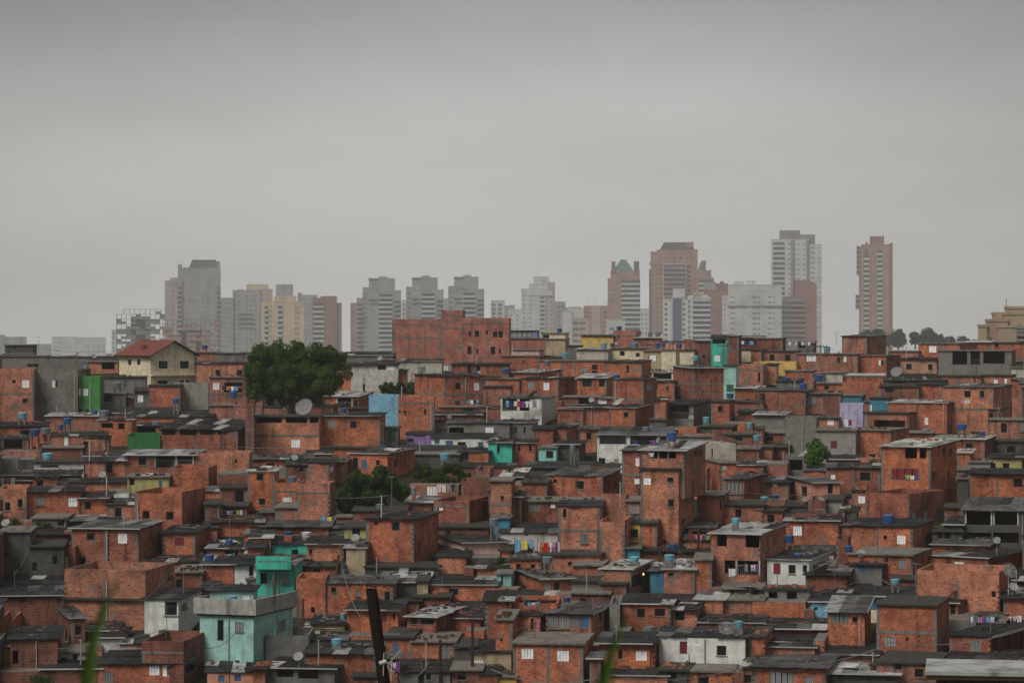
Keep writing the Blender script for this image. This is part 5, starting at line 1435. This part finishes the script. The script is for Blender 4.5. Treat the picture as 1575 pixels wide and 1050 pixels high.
tower('S3', 1500, [(70,218,516,0,'pink'),(120,170,512,-.5,'lpink')], 'low pinkish block topped by several thin masts', [((90,200),545,740,30,22,8,0)], extra=ant((92,452,518),(106,480,518),(136,448,518),(150,455,518),(178,480,518),(194,470,518)), cat='building')
tower('S3', 1450, [(0,100,590,0,'lpink'),(0,45,530,5,'pale'),(-60,0,550,3,'pale')], 'low pink and white building with window bands above the yellow house', [((20,62),610,740,36,36,13,0)], cat='building')
tower('S3', 1850, [(210,320,495,0,'white')], 'plain white block below the green-roofed tower', [((250,),560,740,30,20,12,0)], cat='building')
tower('S3', 1400, [(203,320,598,0,'pale')], 'lower pale building in front of the plain white block', [((240,285),645,740,34,30,10,0)], cat='building')
tower('S3', 1650, [(215,300,350,1,'pink'),(232,410,303,2,'pink'),(295,412,350,0,'pink'),(248,372,232,3,'pyr',300),(238,262,243,2,'bronze',320),(374,406,243,2,'bronze',320)], 'brick-pink tower with a green domed roof between two square pillars', [((235,255),410,470,29,10,9,1),((245,275,330,380),318,330,30,10,9,2),((340,),265,270,20,5,5,1)], [(298,410,358,660,28.8,-.05,'white',TG)])
tower('S3', 2000, [(408,466,532,0,'white'),(430,455,528,2,'white')], 'small pale block between the green-roofed and the wide pink tower', [((425,448),560,700,28,10,9,0)], cat='building')
tower('S3', 1550, [(475,555,188,3,'pink'),(512,760,176,2,'pink'),(528,746,128,3,'mans',178),(695,735,126,4,'pink',178),(468,760,250,.5,'pink',266),(475,562,262,1,'brown'),(550,692,262,-.4,'pale'),(692,760,262,1,'pink'),(700,716,180,1,'pink')],
  'broad pink brick tower with curved glass centre and mansard top', [((535,575,620,655,700,735),215,226,40,12,12,2),((515,540),285,700,29,9,10,1),((545,572,600,625,655,685),153,160,40,9,14,3),((700,740),285,420,29,7,9,.9)], [(554,688,262,460,28.5,-.5,'pink',TGB),(466,480,290,700,28.5,.9,'mid',TW),(694,714,270,450,28.5,.9,'pink',TG)], extra=ant((605,100,130),(640,105,130)))
tower('S3', 1750, [(756,842,300,0,'pink'),(758,812,246,3,'pyr',302),(784,810,240,2,'bronze',310),(760,858,345,-.5,'pink')], 'partly hidden pink tower with green roof right of the broad one', [((790,825),318,330,40,9,8,0)], [(768,858,355,480,28.5,-.55,'white',TG)])
tower('S3', 1300, [(555,703,478,0,'white'),(605,668,460,-.3,'white'),(610,682,408,3,'pale',465),(574,592,500,.2,'white')], 'white tower with a dark blue glass stripe down its front', [((568,610,676),495,740,31,15,12,-.32 if False else 0)], [], extra=lambda root, lx, lz, u: (box_obj('glass_stripe', (lx(609),-.45,0), (lx(664),-.31,lz(466)), TGB, root)))
def arch(root, lx, lz, u):
    b = MB(); n = 12; cx = (lx(735)+lx(778))/2; r_ = (lx(778)-lx(735))/2
    for q in range(n):
        a, c = math.pi*q/n, math.pi*(q+1)/n; b.tube((cx+r_*math.cos(a),-.6,lz(460)+r_*1.2*math.sin(a)), (cx+r_*math.cos(c),-.6,lz(460)+r_*1.2*math.sin(c)), .55, n=5)
    b.obj('arch', TM['white'], root)
tower('S3', 1300, [(700,732,450,-.3,'white'),(730,838,470,0,'pale'),(780,822,446,.5,'white'),(700,838,462,.8,'pale')], 'white tower with curved blue glass balconies and a roof arch', [((712,),480,740,31,9,10,-.3)], [(724,838,484,740,30.5,-.1,'white',TGB)], extra=arch)
tower('S3', 1450, [(800,944,420,0,'red'),(800,870,372,2,'grey'),(868,944,380,3,'red'),(895,918,364,3,'red'),(908,946,450,-.4,'pale')], 'reddish block with pale top behind the white arched tower', [((870,),445,700,31,6,6,0),((925,),470,700,31,6,7,-.42)])
tower('S3', 1350, [(944,1268,388,0,'pale'),(980,1040,364,3,'pale',392),(1054,1110,358,3,'pale',392),(990,1030,440,-.4,'pale'),(1060,1160,420,-.6,'pale'),(1200,1240,384,1,'grey')], 'very wide pale grey apartment block with two rounded roof bumps', [((975,990),455,740,32,6,9,0),((1098,1112,1132),455,740,32,8,9,-.62),((1190,1202,1222),455,740,32,7,7,0),((965,),455,740,32,5,7,0)], extra=lambda root, lx, lz, u: box_obj('band', (lx(944),-.9,lz(522)), (lx(1268),-.05,lz(510)), TM['mid'], root))
tower('S4', 1700, [(98,225,108,0,'white'),(222,320,110,1,'white'),(316,395,138,2,'white'),(148,268,54,3,'mid',112),(265,355,78,4,'mid',140),(214,234,112,-.2,'mid'),(304,322,112,.8,'mid')], 'tall white tower with dark balcony bands and round brown rooftop',
  [((205,),130,440,29,10,8,0),((240,258,292),132,440,29,8,8,1),((338,348,378),152,620,29,7,8,2)], [(110,178,122,440,29.2,-.05,'white',TW)])
tower('S4', 1450, [(228,365,345,0,'curve'),(228,240,345,0,'red')], 'curved-top dark red slab building beside the tall white tower', [((258,),385,420,20,12,7,0),((370,),440,700,29,3,6,0)])
tower('S4', 1380, [(160,300,445,0,'mid'),(200,300,440,1,'red')], 'glass-fronted lower block with pink balcony bands before the red slab', [], [(214,300,470,700,29,-.05,'pink',TG),(162,212,470,700,29,-.05,'mid',TGB)])
tower('S4', 1600, [(622,808,148,0,'brown'),(625,808,136,1,'red',160),(675,757,88,3,'red',140),(788,808,128,-.4,'red'),(752,757,84,3,'red'),(640,668,160,.0,'brown'),(612,630,150,2,'brown'),(650,662,122,2,'red')], 'lone slender brown tower with two stacked balcony columns at right',
  [((684,704),205,640,29,5,14,0),((792,),180,640,29,7,9,-.42),((618,),170,640,29,6,8,1.9),((655,692),178,190,30,14,9,0)], [(640,672,198,640,28.8,-.1,'pale',TW),(718,748,170,640,28.8,-.1,'pale',TW),(598,616,145,300,28.8,1.0,'pink',TW),(592,612,430,500,28.8,1.0,'pink',TW)], extra=ant((692,66,90),(804,118,136)))
tower('S4', 820, [(1308,1360,616,0,'tan'),(1352,1480,585,1,'brown'),(1388,1590,545,3,'tan'),(1462,1600,510,5,'tan'),(1425,1530,620,-.6,'tan'),(1528,1600,625,-1,'mid'),(1405,1450,540,2.5,'tan')], 'stepped tan apartment building at the right edge of the skyline', [((1500,1548),605,740,40,12,12,3),((1370,1480),650,740,28,12,12,-.2)], [(1532,1600,640,740,30,-1.05,'brown',TW)], cat='building')
# low far blocks that fill the hazy gaps
for (x0, x1, y, D, c, lab) in ((860,900,474,2400,'pale','faint pale block between two towers at centre'),(1085,1110,470,2200,'grey','faint grey block behind the arched tower')):
    REG['P'] = (0,0,1); tower('P', D, [(x0,x1,y,0,c)], lab, [(tuple(range(x0+4,x1-3,7)),y+5,y+60,7,2.4,2.4,0)], cat='building')

# ------------------------------------------------------------------ poles and cables
def pole(reg, x, y0, y1, D=None, arms=1, label='', lean=0):
    X, Y0 = px(reg, x, y0); _, Y1 = px(reg, x, y1); D = D or dep(Y1)-1; p = P(X, Y1, D); H_ = (Y1-Y0)/F*D; b = MB(); b.tube((0,0,-1.5), (lean,0,H_), .13, .10, n=8)
    o = bpy.data.objects.new('utility_pole', None); COL.objects.link(o); o.location = p; b.obj('post', CONC if D > 300 else WOOD, o)
    for k in range(arms):
        c = MB(); z = H_-.35-.8*k; c.box((-1.0,-.06,z-.06), (1.0,.06,z+.06))
        for q in (-.9,-.45,.45,.9): c.tube((q,0,z+.06), (q,0,z+.24), .045, n=6)
        c.obj('crossarm', WOOD, o)
    tag(o, label, 'utility pole'); USED[label] = 1; return p+Vector((lean,0,H_-.2))
tops = [pole('T1',835,308,395,None,2,'utility pole with crossarms before the cream gable house'), pole('T4',387,188,362,None,1,'thin tall pole on the right skyline by a pale blue tank'), pole('T3',885,185,292,None,1,'pole standing before the cream skyline terrace'),
  pole('T3',1350,190,318,None,1,'pole before the turquoise skyline house'), pole('B2',165,118,285,None,0,'wooden pole before the turquoise balcony house'), pole('B2',1170,525,780,None,0,'slim grey pole right of the small porch roof'), pole('M3',1198,428,610,None,0,'pole left of the ribbed pale roof house'),
  pole('T1',1497,232,330,None,2,'utility pole at the left side of the big tree'), pole('B1',240,500,700,None,1,'pole with crossarm before the bottom left brick house'), pole('B2',1365,425,740,None,0,'slim pole left of the brick wall with dark roof, bottom centre'), pole('B2',338,275,460,None,0,'short pole right of the mint green house'),
  pole('M2',535,600,730,None,0,'leaning dark pole beside the small brick house at left centre', .25), pole('M3',965,560,690,None,0,'thin pole behind the glazed roofs at centre')]
def cable(pts, label, r=.022, sag=.6):
    b = MB(); n = 14; out_ = []
    for A, B_ in zip(pts, pts[1:]):
        for q in range(n):
            f = q/n; out_.append(A.lerp(B_, f)-Vector((0,0,sag*4*f*(1-f))))
    out_.append(pts[-1]); o0 = out_[0].copy()
    for A, B_ in zip(out_, out_[1:]): b.tube(A-o0, B_-o0, r, n=4, cap=False)
    o = b.obj('cable', FRAME); o.location = o0; tag(o, label, 'cable', 'overhead cables'); USED[label] = 1
Q = lambda reg, x, y, D: P(*px(reg, x, y), D)
cable([Q('B2',820,640,62), Q('B2',1100,655,150), Q('B2',1575,705,190)], 'cable running right from the wooden post at the bottom')
cable([Q('B3',-60,702,150), Q('B3',650,735,150), Q('B3',1575,655,160), Q('B4',800,520,165), Q('B4',1700,400,170)], 'long cable sweeping across the bottom right houses', .03)
cable([Q('B4',850,745,120), Q('B4',1700,540,130)], 'lower cable crossing above the bottom right corner roof', .022)
cable([Q('B4',-100,650,150), Q('B4',500,600,165), Q('B4',1000,478,180)], 'cable across the roofs left of the big plain brick house', .02)
cable([tops[0], Q('T1',1000,320,372), Q('T1',1180,312,375)], 'thin cable from the pole before the cream gable house', .02, .2)
cable([tops[1], Q('T4',240,190,470)], 'thin cable left of the skyline pole', .02, .3); cable([tops[1]-Vector((0,0,.5)), Q('T4',960,205,470)], 'thin cable right of the skyline pole', .02, .5)
cable([tops[4], Q('B2',-60,470,205), Q('B1',1200,560,200)], 'cable draped across the mint green house', .025)
cable([tops[4]-Vector((0,0,.3)), Q('B2',60,330,208)], 'cable dropping left from the turquoise balcony pole', .025)
cable([Q('M2',710,580,245), Q('M2',860,590,245), Q('M2',1010,665,245)], 'dark cable draped on the tall square brick house', .03, .3)
cable([Q('B1',700,390,150), Q('B1',1000,160,215)], 'cable rising right before the large brick block', .02, .3)
cable([Q('M4',-40,150,280), Q('M4',1050,20,285)], 'cable over the peach house roofs', .018, 1.2)
cable([Q('T3',590,870,285), Q('T3',740,915,282)], 'cable before the white two-storey house', .02, .2)

# thick wooden post in the foreground
D = 62; p0 = P(571, 905, D); zg = gz(D); b = MB(); s = F/D
pb = P(592, 1060, D); dirv = (pb-p0)/abs(p0.z-pb.z); ht = p0.z-zg
rn = random.Random(9); prev = None; n = 12; rings = []
for k in range(26):
    f = k/25; c = p0+dirv*(ht+1)*f; rr = .125+.04*f+(rn.uniform(-.008,.008)); rings.append([c+Vector((math.cos(6.2832*q/n)*rr*(1+rn.uniform(-.05,.05)), math.sin(6.2832*q/n)*rr, 0)) for q in range(n)])
o0 = Vector((rings[-1][0].x, D, zg))
for A, B_ in zip(rings, rings[1:]):
    for q in range(n): j = (q+1)%n; b.poly([A[q]-o0, B_[q]-o0, B_[j]-o0, A[j]-o0], smooth=True)
b.poly([v-o0+Vector((0,0,rn.uniform(0,.12))) for v in rings[0][::-1]])
po = bpy.data.objects.new('wooden_post', None); COL.objects.link(po); po.location = o0
b.obj('post', flat('dark_wood', (.022,.015,.012), .95, .1), po)
hw = MB(); hz_ = P(588, 1018, D)-o0
for q in range(4): hw.tube(hz_+Vector((rn.uniform(-.2,.25),-.2,rn.uniform(-.3,.3))), hz_+Vector((rn.uniform(-.1,.5),-.25,rn.uniform(-.4,.3))), .012, n=4)
hw.tube(hz_+Vector((-.05,-.22,0)), hz_+Vector((.1,-.22,.05)), .05, n=8); hw.obj('wire_bundle', PVC, po)
tag(po, 'dark leaning wooden post in the foreground at bottom centre', 'post')

# blades of grass close to the camera
def blade(tip, base_, wpx, D, label, bend):
    m = flat('grass_blade', (.05,.10,.014), .5, .4); A = P(*tip, D); B_ = P(*base_, D); root = Vector((B_.x+(B_.x-A.x)*.3, D, gz(D))); b = MB(); n = 22; prev = None
    wr = wpx/F*D
    for k in range(n+1):
        f = k/n
        if f < .5: c = A.lerp(B_, f*2)
        else: c = B_.lerp(root, f*2-1)
        c = c+Vector((bend*math.sin(math.pi*min(1,f*2)), .05*f, 0)); wd = wr*min(1, (f*2.3)**.8)*.5+.0005
        cur = (c+Vector((-wd,.0,0)), c+Vector((0,wd*.6,0)), c+Vector((wd,0,0)), c+Vector((0,wd*.6+.0012,0)))
        if prev:
            for i_, j_ in ((0,1),(1,2)): b.poly([(prev[i_]-root), (cur[i_]-root), (cur[j_]-root), (prev[j_]-root)], smooth=True)
            for i_, j_ in ((2,3),(3,0)): b.poly([(prev[i_]-root), (cur[i_]-root), (cur[j_]-root), (prev[j_]-root)], smooth=True)
        prev = cur
    o = b.obj('grass_blade', m); o.location = root; tag(o, label, 'grass blade')
blade((184,884), (130,1055), 21, 5.0, 'blurred green grass blade in the left foreground', -.012)
blade((966,942), (927,1060), 19, 5.4, 'blurred green grass blade in the right foreground', -.006)

# near building whose pale roof edge shows in the bottom right corner
D = 92; s = F/D; r0 = P(1440, 1040, D); zt = P(0, 1037, D).z
root = bpy.data.objects.new('house', None); COL.objects.link(root); root.location = (r0.x, D, gz(D)-.3); root.rotation_euler = (0,0,R(-9))
hh = zt-(gz(D)-.3); b = MB(); wall_face(b, (0,0,0), (1,0,0), (0,-1,0), 9, -1, hh, [(2,3.2,2,3.2),(5.5,6.7,2,3.2)]); wall_face(b, (0,3,0), (0,-1,0), (-1,0,0), 3, -1, hh, []); wall_face(b, (9,0,0), (0,1,0), (1,0,0), 3, -1, hh, []); wall_face(b, (9,3,0), (-1,0,0), (0,1,0), 9, -1, hh+.1, [])
b.poly([(0,0,hh-.01),(9,0,hh-.01),(9,3,hh+.09),(0,3,hh+.09)], 1); b.poly([(0,3,hh),(0,0,hh),(0,3,hh+.1)]); b.poly([(9,0,hh),(9,3,hh),(9,3,hh+.1)])
b.obj('wall', [WALL['b2'][0], CONC], root)
for u in (2, 5.5): wo = link('window', LEAF['k'], root, (u,.1,2)); wo.scale = (1.2,.05,1.2)
rb = MB(); rb.box((-.3,-.36,hh-.12), (9.3,-.3,hh+.03)); ro = rb.obj('roof', WOOD, root)
sl_ = MB(); sl_.box((-.35,-.4,hh+.035), (9.4,3.2,hh+.15)); sl_.obj('roof_slab', plas('pale_streaked_slab', (.36,.36,.34), .75, scale=1.2), ro)
tag(root, 'nearest house, its pale streaked roof cutting the bottom right corner', 'house')

# turquoise balcony with balusters
X0, Y0 = px('M2', 52, 612); X1, Y1 = px('M2', 265, 690); D = dep(850+275/3.9375)-1.3; A = P(X0, Y1, D); W = (X1-X0)/F*D; Hh = (Y1-Y0)/F*D
th = [h for h in HS if h['label'] and h['label'].startswith('turquoise house with a balustraded')][0]['root']
bal = MB(); bal.box((0,0,0), (W,1.4,.55)); bal.box((0,0,Hh-.32), (W,.25,Hh)); bal.box((0,0,.55), (.2,.25,Hh-.32)); bal.box((W-.2,0,.55), (W,.25,Hh-.32)); bo = bal.obj('balcony', WALL['t'][0]); 
bo.parent = th; M = Matrix.Translation(th.location) @ Matrix.Rotation(th.rotation_euler.z, 4, 'Z'); bo.matrix_parent_inverse = M.inverted(); bo.location = A
bm_ = MB(); bm_.lathe([(.035,0),(.06,.12),(.03,.28),(.05,.4),(.035,.5)], 8); bme = bm_.mesh('baluster', CONC); nb = 14
for k in range(nb):
    o = link('baluster', bme, bo, (.32+(W-.64)*k/(nb-1), .12, .55)); o.scale = (1,1,(Hh-.87)/.5)
# concrete parapet band round the mint house
mh = [h for h in HS if h['label'] and h['label'].startswith('mint green house with')][0]; W, dp, Ht = mh['W'], mh['dp'], mh['Ht']
k = Ht+1.15; b = MB(); e_ = .35
b.box((-e_,-e_,Ht+.003), (W+e_,-e_+.15,k)); b.box((W+e_-.15,-e_+.15,Ht+.003), (W+e_,dp,k)); b.box((-e_,-e_+.15,Ht+.003), (-e_+.15,dp,k)); b.obj('parapet', plas('stained_parapet', (.36,.36,.33), .75), mh['root'])
# bicycle leaning on the mint house
X, Y = px('B1', 1262, 528); D = mh['D']+ .2; p = P(X, Y, dep(Y)-.6); bk = bpy.data.objects.new('bicycle', None); COL.objects.link(bk); bk.location = p
for q in (-.5,.5):
    b = MB()
    for a in range(16): t0, t1 = 6.2832*a/16, 6.2832*(a+1)/16; b.tube((q+.33*math.cos(t0),0,.33+.33*math.sin(t0)), (q+.33*math.cos(t1),0,.33+.33*math.sin(t1)), .025, n=4, cap=False)
    for a in range(8): t0 = 6.2832*a/8; b.tube((q,0,.33), (q+.32*math.cos(t0),0,.33+.32*math.sin(t0)), .006, n=3, cap=False)
    b.obj('wheel', FRAME, bk)
b = MB()
for u, v in (((-.5,.33),(-.1,.33)),((-.1,.33),(.35,.8)),((-.5,.33),(-.25,.82)),((-.25,.82),(.35,.8)),((-.1,.33),(-.28,.9)),((.5,.33),(.33,.98)),((.33,.98),(.18,1.02))): b.tube((u[0],0,u[1]), (v[0],0,v[1]), .022, n=5)
b.box((-.4,-.05,.9), (-.16,.05,.95)); b.obj('frame', FRAME, bk); tag(bk, 'dark bicycle leaning on the mint green house by the green door', 'bicycle')
print('objects', len(bpy.data.objects))

# the one lit bulb among the roofs
X, Y = px('B3', 865, 129); h = under(X, Y+8); D = (h['D'] if h else dep(Y+12))-.6
em = bpy.data.materials.new('lit_bulb'); em.use_nodes = True; q = em.node_tree.nodes['Principled BSDF']; q.inputs['Emission Color'].default_value = (1,.42,.12,1); q.inputs['Emission Strength'].default_value = 2.5
b = MB(); b.lathe([(0,-.06),(.04,-.045),(.055,0),(.04,.045),(.02,.08),(.02,.12),(0,.12)], 10); o = b.obj('light_bulb', em); o.location = P(X, Y, D); tag(o, 'small glowing orange bulb above the doorway of a house at lower centre', 'light bulb')
